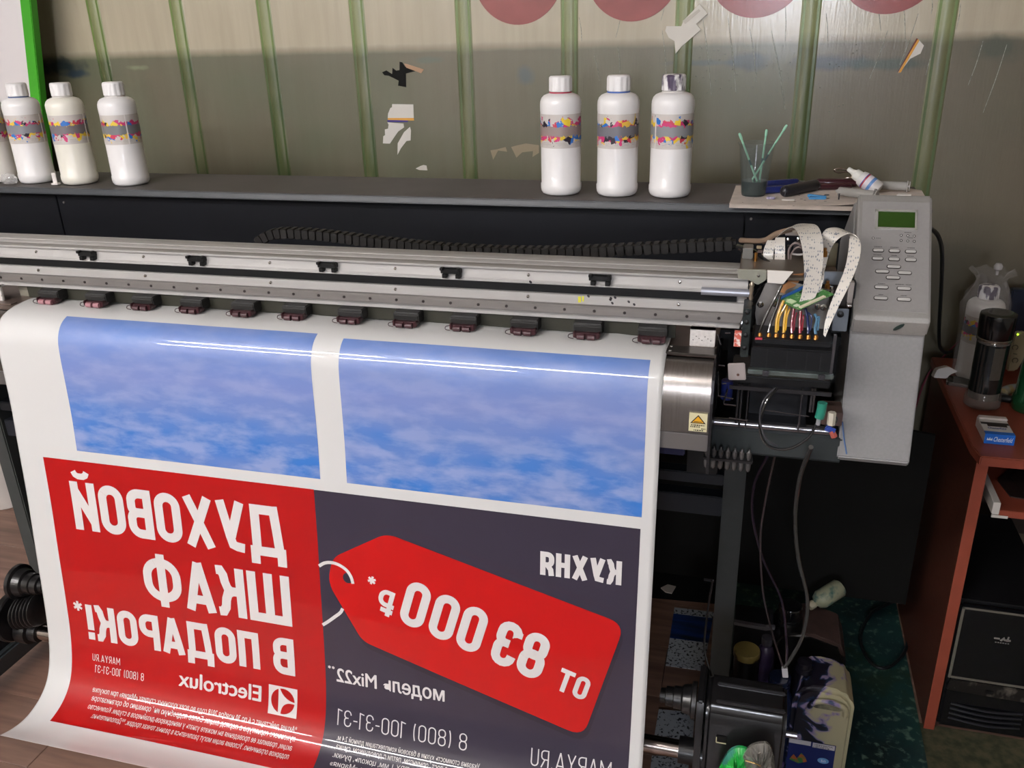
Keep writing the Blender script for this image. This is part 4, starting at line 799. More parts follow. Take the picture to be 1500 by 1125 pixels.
def strokes(P, s):
    out = []
    s0 = s
    for pts, closed, *wf in P:
        s = s0*(wf[0] if wf else 1)
        p = [pts[0]]
        for q in pts[1:]:
            if math.hypot(q[0]-p[-1][0], q[1]-p[-1][1]) > 1e-5: p.append(q)
        if closed and math.hypot(p[0][0]-p[-1][0], p[0][1]-p[-1][1]) < 1e-5: p.pop()
        n = len(p); off = []
        for i in range(n):
            pr, nx = (p[i-1] if (closed or i) else None), (p[(i+1) % n] if (closed or i < n-1) else None)
            d1 = (V((p[i][0]-pr[0], p[i][1]-pr[1])).normalized() if pr else None); d2 = (V((nx[0]-p[i][0], nx[1]-p[i][1])).normalized() if nx else None)
            d1 = d1 or d2; d2 = d2 or d1; t = (d1+d2)
            t = t.normalized() if t.length > 1e-4 else d1
            k = 1/max(.45, t.dot(d1)); off.append(V((-t.y, t.x))*(s/2*k))
        for i in range(n if closed else n-1):
            j = (i+1) % n; a, b = V(p[i]), V(p[j])
            out.append([tuple(a-off[i]), tuple(b-off[j]), tuple(b+off[j]), tuple(a+off[i])])
    return out
def word(txt, width, H, s, gap=.11, widths=None):
    rel = [RW.get(c, 1) for c in txt]; tot = sum(rel)+gap*(len(txt)-1); u = width/tot; x = 0; polys = []
    for c, r_ in zip(txt, rel):
        ss = s*(.62 if c == '*' else 1)
        for q in strokes(G(c, r_*u, H, ss), ss): polys.append([(x+a, b) for a, b in q])
        x += (r_+gap)*u
    return polys
def place(polys, xr, tb, ux=(-1, 0), uy=(0, -1)):
    """lettering runs from xr towards smaller x (the print is mirror-reversed)"""
    return [[(xr+a*ux[0]+b*uy[0], tb+a*ux[1]+b*uy[1]) for a, b in q] for q in polys]
def letters(name, polys, parent, off, m=INKW): return bend(flat(polys), off, name, m, parent, sm=False)
letters('lettering', place(word('ДУХОВОЙ', .463, .103, .0188), -.783, .784), red, .0007)
letters('lettering', place(word('ШКАФ', .321, .105, .0190), -.7815, .9245), red, .0007)
letters('lettering', place(word('В ПОДАРОК!', .472, .079, .0155), -.7822, 1.031), red, .0007)
letters('lettering', place(word('*', .022, .079, .0085), -1.2595, 1.024), red, .0007)
letters('lettering', place(word('MARYA.RU', .066, .0150, .0013, .3), -1.181, 1.0775), red, .0007)
letters('lettering', place(word('8 (800) 100-31-31', .116, .0160, .0013, .3), -1.1245, 1.1018), red, .0007)
def font(txt, xr, xl, t0, t1, name, parent, off, bold=0, m=INKW):
    c = bpy.data.curves.new('f', 'FONT'); c.body = txt; c.resolution_u = 3
    o = bpy.data.objects.new('f', c); COL.objects.link(o); me = o.to_mesh(); bm = bmesh.new(); bm.from_mesh(me); o.to_mesh_clear()
    bpy.data.objects.remove(o); bpy.data.curves.remove(c)
    X = [v.co.x for v in bm.verts]; Y = [v.co.y for v in bm.verts]; x0, x1, y0, y1 = min(X), max(X), min(Y), max(Y)
    if bold:
        g0 = bm.verts[:]+bm.edges[:]+bm.faces[:]
        for k, (dx, dy) in enumerate(((-bold, 0), (bold, 0), (0, bold*.6), (0, -bold*.6))):
            for v in bmesh.ops.duplicate(bm, geom=g0)['geom']:
                if isinstance(v, bmesh.types.BMVert): v.co += V((dx, dy, (k+1)*.02))
    for v in bm.verts: v.co = V((xr+(xl-xr)*(v.co.x-x0)/(x1-x0), t1+(t0-t1)*(v.co.y-y0)/(y1-y0), v.co.z*.001))
    return bend(bm, off, name, m, parent, sm=False)
font('Electrolux', -.8575, -1.0425, 1.066, 1.0975, 'lettering', red, .0007, .022)
for i, l in enumerate(['*Акция действует с 6 по 30 ноября 2018 года во всех кухонных студиях «Мария» при покупке', 'кухонного гарнитура в период акции. Более подробную информацию об организаторе', 'акции, правилах ее проведения вы можете узнать у менеджеров-дизайнеров в студии. Количество', 'подарков ограничено. Условия акции могут различаться в разных точках продаж. **Дополнительно.']):
    font(l, -.7735, (-1.24, -1.236, -1.236, -1.218)[i], 1.1300+.0165*i, 1.1440+.0165*i, 'lettering', red, .0007, .006)
# logo: white square with a red disc cut by two white blades
lg = letters('logo_square', rect(-.8405, -.7785, 1.058, 1.1165), red, .0006)
cxl, ctl, rl = -.8095, 1.0873, .0255
def lens(a0, a1, ctl_): # piece of the red disc: outer arc and a curve bulging to the centre
    e0, e1 = (cos(radians(a0)), sin(radians(a0))), (cos(radians(a1)), sin(radians(a1)))
    o = [(cos(radians(a0+(a1-a0)*i/14)), sin(radians(a0+(a1-a0)*i/14))) for i in range(15)]
    for i in range(1, 12):
        t = i/12; o.append(tuple((1-t)**2*e1[k]+2*t*(1-t)*ctl_[k]+t*t*e0[k] for k in (0, 1)))
    return [(cxl+rl*x, ctl-rl*y) for x, y in o]
for a0, a1, c_ in ((112, 248, (-.38, 0)), (2, 104, (.06, .14)), (-98, -6, (-.10, .02))): letters('logo_lens', [lens(a0, a1, c_)], lg, .0009, RED)
# violet side
letters('lettering', place(word('КУХНЯ', .137, .0435, .0092, .12), -.1672, .7432), drk, .0007)
font('модель Mix22', -.4788, -.694, .9955, 1.0300, 'lettering', drk, .0007, .02)
for q_ in (-.6975, -.7055): letters('lettering', place(word('*', .0062, .020, .0028), q_, 1.013), drk, .0007)
letters('lettering', place(word('8 (800) 100-31-31', .259, .0320, .0022, .28), -.4330, 1.1115), drk, .0007)
letters('lettering', place(word('MARYA.RU', .144, .0320, .0022, .28), -.1690, 1.1145), drk, .0007)
for i, l in enumerate(['Указана стоимость кухни в базовой комплектации длиной 2.4 м.', 'с фасадами с постформингом, петли с доводчиком, сушка,', 'столешница, кромка ПВХ 1 мм, цоколь, ручки.', 'Подробности уточняйте в студии «Мария»']):
    font(l, -.405, -.689, 1.1285+.0152*i, 1.1415+.0152*i, 'lettering', drk, .0007, .006)
# price tag
def rcorner(pts, rad):
    o = []; n = len(pts)
    for i in range(n):
        p = V(pts[i]); a = (V(pts[i-1])-p).normalized(); b = (V(pts[(i+1) % n])-p).normalized(); r_ = rad[i]
        if r_ == 0: o.append(tuple(p)); continue
        for k in range(7):
            t = k/6; o.append(tuple((p+a*r_)*(1-t)**2+p*2*t*(1-t)+(p+b*r_)*t*t))
    return o
tagp = rcorner([(-.5815, .7045), (-.1585, .8140), (-.2215, 1.0440), (-.6375, .9285), (-.7020, .8180), (-.6890, .7665)], [.02, .028, .028, .016, .024, .018])
sdw = ink('ink_shadow', '#29242f')
letters('tag_drop_tone', [[(x+.004, t+.012) for x, t in tagp]], drk, .0006, sdw)
tg = bend(flat([tagp]), .0009, 'price_tag', TAGR, drk, sm=False, label='printed red price tag')
hc = (-.6600, .8030)
letters('tag_hole', [[(hc[0]+.0105*cos(a*pi/10), hc[1]+.0105*sin(a*pi/10)) for a in range(20)]], drk, .0012, DARK)
ring = [(-.7172, .7875), (-.7050, .7795), (-.6900, .7768), (-.6750, .7800), (-.6620, .7880), (-.6540, .8000), (-.6508, .8130)]
rs = [tuple(v.xy) for v in smooth([V((x, t, 0)) for x, t in ring], 5)]
letters('tag_string', strokes([(rs, False)], .0062), drk, .0015)
ring = [(-.7172, .9085), (-.7050, .8990), (-.6900, .8860), (-.6790, .8760), (-.6740, .8668)]
letters('tag_string', strokes([([tuple(v.xy) for v in smooth([V((x, t, 0)) for x, t in ring], 5)], False)], .0062), drk, .0015)
EU, EV = (-.961, -.277), (.277, -.961); TO = (-.222, .9735)
def tagtxt(ch, u0, u1, H, s, v0=0):
    return place([[(u0+a, v0+b) for a, b in q] for q in word(ch, u1-u0, H, s)], TO[0], TO[1], EU, EV)
pp = []
for ch, u0, u1, H, s in (('О', .000, .025, .046, .0085), ('Т', .029, .055, .046, .0085), ('8', .085, .132, .092, .0163), ('3', .136, .181, .092, .0163), ('0', .2015, .2475, .092, .0160), ('0', .2545, .3015, .092, .0160), ('0', .311, .358, .092, .0160), ('₽', .372, .404, .052, .0090)): pp += tagtxt(ch, u0, u1, H, s)
pp += tagtxt('*', .416, .432, .072, .0070, -.002)
letters('lettering', pp, drk, .0013)
# ------------------------------------------------------------------ ink bottles on the shelf
def label_mat(name, band, seed, tint=None):
    k = NT(name); uv = k.n('UVMap'); uv.uv_map = 'wrap'; sp = k.n('SeparateXYZ', i_0=uv.outputs[0]); U, W = sp.outputs[0], sp.outputs[1]
    mp = k.n('Mapping', i_Vector=uv.outputs[0]); mp.inputs['Scale'].default_value = (1, .24, 1); mp.inputs['Location'].default_value = (seed, seed*.7, 0)
    n1 = k.n('TexNoise', i_Vector=mp.outputs[0]); n1.inputs['Scale'].default_value = 38; n1.inputs['Detail'].default_value = 3
    n2 = k.n('TexNoise', i_Vector=mp.outputs[0]); n2.inputs['Scale'].default_value = 16; n2.inputs['Detail'].default_value = 2
    vo = k.n('TexVoronoi', i_Vector=mp.outputs[0]); vo.inputs['Scale'].default_value = 20
    hs = k.n('SeparateColor', i_0=vo.outputs['Color'])
    cr = k.n('ValToRGB', i_0=hs.outputs[0]); cr.color_ramp.interpolation = 'CONSTANT'; e = cr.color_ramp.elements
    e[0].color = lin('#c4346e'); e[0].position = 0; e[1].color = lin('#e3c23a'); e[1].position = .28
    for p_, c_ in ((.48, '#2a6fc0'), (.66, '#c23a50'), (.76, '#2b2230'), (.88, '#e0b848')): x = e.new(p_); x.color = lin(c_)
    d = k.math('ABSOLUTE', k.math('SUBTRACT', W, .5))
    wob = k.math('MULTIPLY', k.math('SUBTRACT', n1.outputs[0], .5), .55)
    wob2 = k.math('MULTIPLY', k.math('SUBTRACT', n2.outputs[0], .5), .75)
    inband = k.math('LESS_THAN', k.math('ADD', d, k.math('MULTIPLY', wob, .45)), .15)
    insp = k.math('LESS_THAN', k.math('ADD', k.math('ADD', d, wob), wob2), .29)
    c = k.mix(insp, lin('#c4bdb8'), cr.outputs[0]); c = k.mix(inband, c, lin(band))
    # fine print lines near the lower edge
    br = k.n('TexNoise', i_Vector=uv.outputs[0]); br.inputs['Scale'].default_value = 240
    row = k.math('LESS_THAN', k.math('ABSOLUTE', k.math('SUBTRACT', k.math('FRACT', k.math('MULTIPLY', W, 22)), .5)), .18)
    fp = k.math('MULTIPLY', k.math('MULTIPLY', row, k.math('GREATER_THAN', br.outputs[0], .5)), k.math('LESS_THAN', k.math('ABSOLUTE', k.math('SUBTRACT', W, .13)), .06))
    fp = k.math('MULTIPLY', fp, k.math('GREATER_THAN', n2.outputs[0], .5))
    c = k.mix(k.math('MULTIPLY', fp, .7), c, lin('#6e6866'))
    k.link(c, 'Base Color'); k.b.inputs['Roughness'].default_value = .35
    return k.m
BH, BR_ = .235, .0425
def bottle(loc, label, ring=None, cap='#e4e1e0', body='#e6e3e2', lab=('lab_grey', '#7c7a7c', 1.3), rz=0, stain=False, group='white ink bottles on the shelf', name='ink_bottle', H=1.0, cat='bottle', tilt=None):
    t = thing(name, (0, 0, 0), label, cat, group)
    bm_ = mat('bottle_plastic'+body[1:], body, .32, coat=.25, noise=.015, nscale=12)
    pr = [(.0005, .002), (.034, .001), (.0385, .003), (.0415, .008), (.0425, .014), (.0425, .022), (.0412, .024), (.0412, .092), (.0415, .164), (.0420, .168), (.0421, .179), (.0415, .186), (.0390, .1925), (.034, .1975), (.028, .200), (.022, .2015), (.0205, .203), (.0205, .210)]
    MB().lathe(pr, n=40).build('body', bm_, t, smooth_=True, ang=50)
    # cap with ribs
    n = 48; vs = []; cm = mat('cap_plastic'+cap[1:]+('s' if stain else ''), cap, .4, col2='#4a3a55' if stain else None, nscale=42, thr=(.52, .62)) if not stain else mat('cap_stained', '#3e2f48', .4, col2=cap, nscale=60, thr=(.46, .54), stretch=(1, 1, .35))
    m = MB(); ringz = [(.205, .0232, 0), (.206, .0238, 1), (.228, .0236, 1), (.2315, .0228, 0), (.234, .0205, 0), (.2345, .0005, 0)]
    for z, r_, rb in ringz: vs += [(cos(2*pi*i/n)*(r_-(.0016 if rb and i % 4 < 2 else 0)), sin(2*pi*i/n)*(r_-(.0016 if rb and i % 4 < 2 else 0)), z) for i in range(n)]
    m.add(vs, [(k*n+i, k*n+(i+1) % n, (k+1)*n+(i+1) % n, (k+1)*n+i) for k in range(len(ringz)-1) for i in range(n)]+[tuple(range(n))])
    m.build('cap', cm, t, smooth_=True, ang=50)
    MB().lathe([(.0222, .2012), (.0228, .2016), (.0228, .2036), (.0222, .204)], n=32, cap=False).build('cap_ring', mat('capring'+(ring or '#cfcac6')[1:], ring or '#cfcac6', .4), t, smooth_=True, label='coloured tamper ring' if ring else None)
    # label sleeve
    n = 48; me = bpy.data.meshes.new('bottle_label'); r_ = .04175; z0, z1 = .097, .163
    vs = [(r_*cos(2*pi*i/n), r_*sin(2*pi*i/n), z) for z in (z0, z1) for i in range(n)]
    me.from_pydata(vs, [], [(i, (i+1) % n, n+(i+1) % n, n+i) for i in range(n)])
    uvl = me.uv_layers.new(name='wrap')
    for p in me.polygons:
        i = p.index
        for li, (a, b) in zip(p.loop_indices, ((i, 0), (i+1, 0), (i+1, 1), (i, 1))): uvl.data[li].uv = (a/n, b)
    me.polygons.foreach_set('use_smooth', [True]*n)
    lm = MATS.get(lab[0]) or label_mat(*lab); me.materials.append(lm)
    o = bpy.data.objects.new('bottle_label', me); COL.objects.link(o); o.parent = t
    # label seam and swatches
    MB().box(-.0012, .0012, -.0423, -.0415, z0, z1).build('label_seam', mat('seam_white', '#d8d2ce', .4), o).rotation_euler = (0, 0, random.uniform(-.6, .6))
    t.location = loc; t.rotation_euler = (0, 0, rz)
    return t
BY = 1.806
def bx(px): return at(px, 262 if px < 500 else 285, y=BY-.03).x
G1, G2 = 'white ink bottles at the left end of the shelf', 'white ink bottles right of the middle of the shelf'
bottle((-1.853, BY, SHZ), 'white ink bottle cut off at the left frame edge', body='#dad5ce', rz=.5, group=G1, lab=('lab_a', '#8a8583', 9.1))
bottle((-1.737, BY-.002, SHZ), 'white ink bottle with thin dark blue cap ring, second from left', ring='#3a4f78', rz=1.4, group=G1, lab=('lab_b', '#85858a', 1.3))
bottle((-1.606, BY-.006, SHZ), 'yellowish-white ink bottle before the bright green edge strip', body='#e4e0d4', rz=2.2, group=G1, lab=('lab_c', '#746d70', 5.2))
bottle((-1.461, BY-.004, SHZ), 'white ink bottle standing just right of the yellowish one', rz=.9, group=G1, lab=('lab_d', '#747678', 2.6))
bottle((-.401, BY, SHZ), 'white ink bottle with red ring below its cap', ring='#a83048', rz=4.4, group=G2, lab=('lab_e', '#94837f', 7.7))
bottle((-.283, BY, SHZ), 'white ink bottle with blue ring below its cap', ring='#3a5fae', rz=3.1, group=G2, lab=('lab_f', '#6f6e74', 3.9))
bottle((-.175, BY, SHZ), 'white ink bottle with purple-stained cap', stain=True, rz=5.2, group=G2, lab=('lab_g', '#86888b', 6.4))
m = MB(); m.obox((-1.657, 1.772, SHZ+.014), (.006, 0, 0), (0, .0015, .001), (0, 0, .014)).obox((-1.652, 1.768, SHZ+.003), (.010, 0, 0), (0, .006, 0), (0, 0, .002))
tag(m.build('paper_scrap', WHITEP, None, bevel=.001), 'folded white paper scrap at foot of the yellowish bottle', 'scrap')
# crumpled clear wrap beside the leftmost bottle
def crumple(name, c, size, m, seed, n=3, amp=.35, parent=None):
    rnd = random.Random(seed); bm = bmesh.new(); bmesh.ops.create_icosphere(bm, subdivisions=n, radius=1)
    o = V((0, 0, 0)) if parent is None else parent_loc(parent)
    for v in bm.verts:
        k = 1+rnd.uniform(-amp, amp)*.5; v.co = V((v.co.x*size[0]*k, v.co.y*size[1]*k, v.co.z*size[2]*k))
        v.co.z = max(v.co.z, -size[2]*.75); v.co += V(c)-o
    me = bpy.data.meshes.new(name); bm.to_mesh(me); bm.free(); me.materials.append(m); ob = bpy.data.objects.new(name, me); COL.objects.link(ob); ob.parent = parent; return ob
CLEAR = mat('clear_film', '#e8e6e4', .1, coat=1, alpha=.3)
tag(crumple('plastic_wrap', (-1.786, 1.765, SHZ+.012), (.022, .012, .014), CLEAR, 3), 'crumpled clear wrap between the two leftmost bottles', 'wrap')
# ------------------------------------------------------------------ paper and small things at the right end of the shelf
pz = SHZ+.0008
pts = [at(x, y, z=pz) for x, y in ((1067, 304), (1110, 303), (1170, 302), (1225, 301), (1258, 299), (1310, 297), (1358, 293), (1350, 279), (1330, 276), (1240, 273), (1150, 272), (1078, 272))]
pap = MB(); ol = [(p.x, max(p.y, 1.728)) for p in pts]
pap.prism(ol, (0, 0, pz), (1, 0, 0), (0, 1, 0), (0, 0, 1), 0, .0005)
dirty = mat('inky_paper', '#cbbfb6', .7, noise=.08, nscale=40)
pap.prism([(1.730, pz+.0005), (1.730, pz), (1.722, pz-.0010), (1.712, pz-.004), (1.712, pz-.0035), (1.722, pz-.0005)], (-.052, 0, 0), (0, 1, 0), (0, 0, 1), (1, 0, 0), 0, .225)
po = tag(pap.build('paper_sheet', dirty, None), 'off-white work paper spread over the right end of the shelf', 'paper')
m = MB()
front = [(ol[0][0], ol[0][1]), (ol[1][0], ol[1][1]), (ol[2][0], ol[2][1]), (.12, 1.668), (.16, 1.668)]
for i in range(26):
    x = random.uniform(-.04, .2); y = random.uniform(1.72, 1.85); a = random.uniform(0, 3)
    r_ = random.uniform(.0008, .0035); m.lathe([(r_, 0), (r_*.8, .0002)], (x, y, pz+.0005), n=6, squash=random.uniform(.3, 1))
m.build('ink_drops', inkdot, po, kind='stuff')
CX, CY = -.010, 1.822
cu = thing('plastic_cup', (CX, CY, pz), 'clear ribbed disposable cup with inky water holding three mint green swabs', 'cup')
CUPM = mat('clear_cup', '#6b7573', .08, coat=.8, alpha=.17)
pr = [(.0225, .0012), (.0235, .003)]
for i in range(22):
    z = .006+i*.0042; r_ = .0238+(z/.1)*.0105; pr += [(r_, z), (r_+.0006, z+.0021)]
pr += [(.0355, .100), (.0372, .1015), (.0372, .1035), (.0358, .104)]
inner = [(r_-.0008, z) for r_, z in reversed(pr)]
MB().lathe(pr+inner, (CX, CY, pz), n=36, cap=False).build('cup_wall', CUPM, cu, smooth_=True, ang=70)
MB().lathe([(.0005, .0012), (.0225, .0012), (.0232, .003), (.0245, .030), (.0005, .030)], (CX, CY, pz), n=30, cap=False).build('inky_liquid', mat('inky_liquid', '#10181c', .1, noise=.3, nscale=60), cu, smooth_=True)
MINT = mat('mint_plastic', '#8fc4a8', .4); MINTD = mat('mint_inked', '#2e4f52', .4)
for i, (tp, bt, lb) in enumerate(((at(1083, 195, y=CY-.015), (CX+.006, CY-.006, pz+.028), 'mint swab leaning left in the cup'), (at(1123, 190, y=CY+.012), (CX+.010, CY+.008, pz+.026), 'upright mint swab in the middle of the cup'), (at(1154, 181, y=CY), (CX-.004, CY+.010, pz+.030), 'mint swab leaning far to the right in the cup'))):
    tp, bt = V(tp), V(bt); sw = thing('cleaning_swab', bt, lb, 'swab', 'mint green swabs in the plastic cup'); d = tp-bt
    MB().tube([bt, bt+d*.88], .0019, n=10, sub=0).build('swab_stick', MINT, sw, smooth_=True)
    MB().lathe([(.0005, 0), (.0024, .002), (.0028, .006), (.0026, .012), (.0018, .0145)], bt+d*.86, n=12, axis=d).build('swab_head', MINT, sw, smooth_=True)
    MB().tube([bt+d*.35, bt+d*.46], .0021, n=10, sub=0).build('ink_mark', MINTD, sw, smooth_=True)
# pliers, knife, clip, bottle, syringes
def capsule(m, a, b, r, n=12, sq=1):
    a, b = V(a), V(b); L = (b-a).length; return m.lathe([(.0003, 0), (r*.6, r*.15), (r*.9, r*.5), (r, r), (r, L-r), (r*.9, L-r*.5), (r*.6, L-r*.15), (.0003, L)], a, n=n, axis=b-a, squash=sq, cap=False)
NB = mat('navy_grip', '#1f2a6b', .25, coat=.4)
z = pz+.007
def lay(px, py, r=.007): return at(px, py, z=pz+r)
pl_ = thing('pliers', (.04, 1.93, pz), 'small pliers with shiny navy blue grips behind the cup', 'pliers')
capsule(MB(), lay(1116, 270, .0082), lay(1170, 266, .0082), .0075).build('grip', NB, pl_, smooth_=True)
capsule(MB(), lay(1114, 279, .0082), lay(1162, 276, .0082), .0075).build('grip', NB, pl_, smooth_=True)
a = lay(1174, 268, .006); MB().obox(a, (.009, 0, 0), (0, .008, 0), (0, 0, .004)).build('jaw', mat('tool_steel', '#6b6a6c', .3, .9), pl_, bevel=.002)
bc = thing('box_cutter', (.065, 1.86, pz), 'black ribbed plastic cutter lying before the pliers', 'cutter')
a, b = lay(1146, 281, .0118), lay(1198, 270, .0118); capsule(MB(), a, b, .0112, 14).build('cutter_body', mat('clip_black', '#1e1d22', .35), bc, smooth_=True)
for i in range(7):
    p = a.lerp(b, .08+.055*i)+V((0, -.0105, .0)); MB().obox(p, (.0007, 0, 0), (0, .002, 0), (0, 0, .007)).build('grip_rib', mat('clip_rib', '#3a3a42', .3), bc)
MB().obox(a.lerp(b, .5)+V((-.002, -.008, -.007)), (.003, 0, 0), (0, .004, 0), (0, 0, .003)).build('cutter_slider', BLACKP, bc, bevel=.001)
kn = thing('folding_scissors', (.14, 1.94, pz), 'tool with glossy maroon handle and looped steel rings behind the glue bottle', 'tool')
a, b = lay(1194, 267, .009), lay(1258, 268, .009); capsule(MB(), a, b, .0085, 14).build('handle', mat('maroon_gloss', '#35131c', .15, coat=.8), kn, smooth_=True)
a2, b2 = lay(1196, 274, .007), lay(1248, 273, .007); capsule(MB(), a2, b2, .0065, 12).build('handle', mat('maroon_gloss', ''), kn, smooth_=True)
LOOP = mat('loop_steel', '#a0938b', .15, 1)
MB().tube([at(x, y, y=1.945) for x, y in ((1245, 270), (1237, 264), (1243, 260), (1254, 262), (1244, 268))], .0016, n=8).build('ring', LOOP, kn, smooth_=True)
MB().tube([at(x, y, y=1.945) for x, y in ((1246, 252), (1232, 247), (1222, 249), (1228, 253), (1243, 252), (1252, 262))], .0016, n=8).build('ring', LOOP, kn, smooth_=True)
gb = thing('glue_bottle', at(1275, 275, z=pz), 'small white dropper bottle with red and blue label lying across the syringe', 'bottle')
a, b = at(1288, 279, y=1.86), at(1252, 254, y=1.88)
ax = (b-a).normalized(); A = a
MB().lathe([(.0005, 0), (.0135, .001), (.0155, .004), (.0155, .039), (.0135, .045), (.0085, .047)], A, n=26, axis=ax).build('body', mat('dropper_white', '#d6d4d4', .35, coat=.3), gb, smooth_=True)
MB().lathe([(.0108, .046), (.0112, .049), (.0105, .058), (.0068, .061), (.0050, .066), (.0046, .074), (.0035, .0755)], A, n=20, axis=ax).build('nozzle', mat('dropper_cap', '#dcdbd6', .4), gb, smooth_=True)
lbm = MB().lathe([(.01565, .014), (.01565, .037)], A, n=26, axis=ax, cap=False).build('bottle_label', mat('label_pale', '#d9d2da', .4), gb, smooth_=True)
MB().lathe([(.0158, .031), (.0158, .0335)], A, n=26, axis=ax, cap=False).build('red_line', mat('red_print', '#b03a3f', .4), lbm)
MB().lathe([(.0158, .0335), (.0158, .035)], A, n=26, axis=ax, cap=False).build('blue_line', mat('blue_print', '#2f3f8f', .4), lbm)
MB().lathe([(.0158, .016), (.0158, .022)], A, n=26, axis=ax, cap=False).build('blue_band', mat('blue_print2', '#5e8ac4', .4), lbm)
SYR = mat('frosted_plastic', '#b9b7b3', .2, coat=.5, alpha=.5)
for a, b, lb in ((lay(1228, 280, .0122), lay(1282, 286, .0122), 'frosted syringe barrel with black plunger under the glue bottle'), (lay(1284, 271, .0122), lay(1330, 273, .0122), 'clear syringe barrel lying right of the glue bottle')):
    sy = thing('syringe', a, lb, 'syringe'); d = b-a; L = d.length
    MB().lathe([(.003, -.004), (.004, 0), (.0088, .002), (.0088, L-.003), (.0120, L-.002), (.0120, L), (.0078, L), (.0078, .003)], a, n=22, axis=d, cap=False).build('barrel', SYR, sy, smooth_=True)
    if 'black' in lb: MB().lathe([(.0005, .010), (.0077, .010), (.0077, .0125), (.0005, .0125)], a, n=18, axis=d, cap=False).build('plunger_seal', BLACKP, sy)
    MB().lathe([(.002, .013), (.002, L+.002), (.0095, L+.002), (.0095, L+.004), (.0005, L+.004)], a, n=14, axis=d, cap=False).build('plunger', mat('plunger_white', '#b5b3b0', .3, trans=.3), sy, smooth_=True)
ck = mat('blue_clip', '#3f7fb0', .25, coat=.3)
cl = thing('plastic_clip', at(1197, 292, z=pz), 'translucent blue plastic clip lying near the paper front edge', 'clip')
p0 = at(1182, 290, z=pz)
MB().prism([(0, .006), (.030, -.012), (.036, -.010), (.034, -.004), (.006, .010)], (p0.x, p0.y, pz+.0006), (1, 0, 0), (0, 1, 0), (0, 0, 1), 0, .006).build('clip_jaw', ck, cl, bevel=.001)
MB().prism([(.002, -.018), (.034, -.016), (.036, -.008), (.006, .004)], (p0.x, p0.y, pz+.0006), (1, 0, 0), (0, 1, 0), (0, 0, 1), 0, .004).build('clip_jaw', ck, cl, bevel=.001)
def scrap(px, py, w_, h_, m, lab, name='scrap', th=.0015, rot=0):
    p = at(px, py, z=pz+.0006); c_, s_ = cos(rot), sin(rot)
    pl2 = [(-w_, -h_*.7), (-w_*.3, -h_), (w_*.8, -h_*.8), (w_, h_*.2), (w_*.4, h_), (-w_*.7, h_*.8)]
    return tag(MB().prism([(a*c_-b*s_, a*s_+b*c_) for a, b in pl2], (p.x, p.y, pz+.0006), (1, 0, 0), (0, 1, 0), (0, 0, 1), 0, th).build(name, m, None, bevel=th*.3), lab, 'scrap')
scrap(1155, 293, .013, .006, mat('scrap_white', '#e2ded9', .5), 'small white plastic strip in front of the black cutter')
scrap(1129, 291, .009, .007, mat('scrap_violet', '#5a4a7c', .4, col2='#c9c4cf', nscale=120), 'violet-stained scrap right of the cup foot', th=.004)
scrap(1324, 286, .014, .010, mat('scrap_white', ''), 'white disc-like scrap on the paper at far right', th=.002)
scrap(1211, 286, .005, .003, inkdot, 'small black fragment behind the blue clip')
tag(MB().obox(at(1229, 288, z=pz+.006), (.0012, 0, 0), (0, .002, 0), (0, 0, .006)).build('scrap', inkdot, None), 'small dark upright fragment beside the frosted syringe', 'scrap')
# ------------------------------------------------------------------ computer desk
WOOD = mat('cherry_side_shaded', '#4f2a20', .45, spec=.3, noise=.1, nscale=8, stretch=(1, 4, 14), coat=.1)  # side panels' cherry darkened, their shading is put into the colour
WOODD = mat('cherry_edge', '#86402f', .4, noise=.06, nscale=20)
DX = .478; DX2 = 1.45; DY0, DY1 = 1.786, 2.34
DK = thing('computer_desk', (.95, 2.06, 0), 'cherry red laminate computer desk at the right, cut off by the frame', 'desk')
MB().prism([(DX-.008, DY1), (DX-.008, DY0+.03), (DX, DY0-.02), (DX2, DY0-.02), (DX2, DY1)], (0, 0, .718), (1, 0, 0), (0, 1, 0), (0, 0, 1), 0, .022).build('desk_top', WOODD, DK, bevel=.002)
MB().box(DX, DX+.022, DY0, DY1, 0, .718).build('side_panel', WOOD, DK, bevel=.001)
MB().box(DX2-.022, DX2, DY0, DY1, 0, .718).build('side_panel', WOOD, DK, bevel=.001)
MB().box(DX-.0005, DX+.0225, DY0-.002, DY0+.001, 0, .718).build('edge_band', WOODD, DK)
MB().box(DX+.022, DX2-.022, DY1-.016, DY1, .25, .718).build('back_board', mat('desk_back', '#2c211a', .6), DK)
tr = MB().box(DX+.058, DX2-.06, DY0-.012, DY0+.36, .600, .616).build('keyboard_tray', WOODD, DK, bevel=.001)
sl = MB().box(DX+.044, DX+.058, DY0-.01, DY0+.34, .604, .632).build('tray_slide', mat('slide_white', '#c9c5be', .35), DK, bevel=.001)
MB().box(DX+.044, DX+.075, DY0-.013, DY0-.01, .598, .604).build('slide_lip', mat('slide_white', ''), tr)
tp = thing('dark_papers', (DX+.2, DY0+.12, .616), 'dark crumpled papers on the pull-out keyboard tray', 'papers')
for i in range(4):
    x0 = DX+.09+.03*i; MB().prism([(0, 0), (.13, -.02), (.15, .10), (.03, .14), (-.01, .07)], (x0, DY0+.05+.02*i, .6165+.0025*i), (1, 0, 0), (0, 1, 0), (.05*i, 0, 1), 0, .002).build('sheet', mat('charred_paper', '#1d1210', .5), tp)
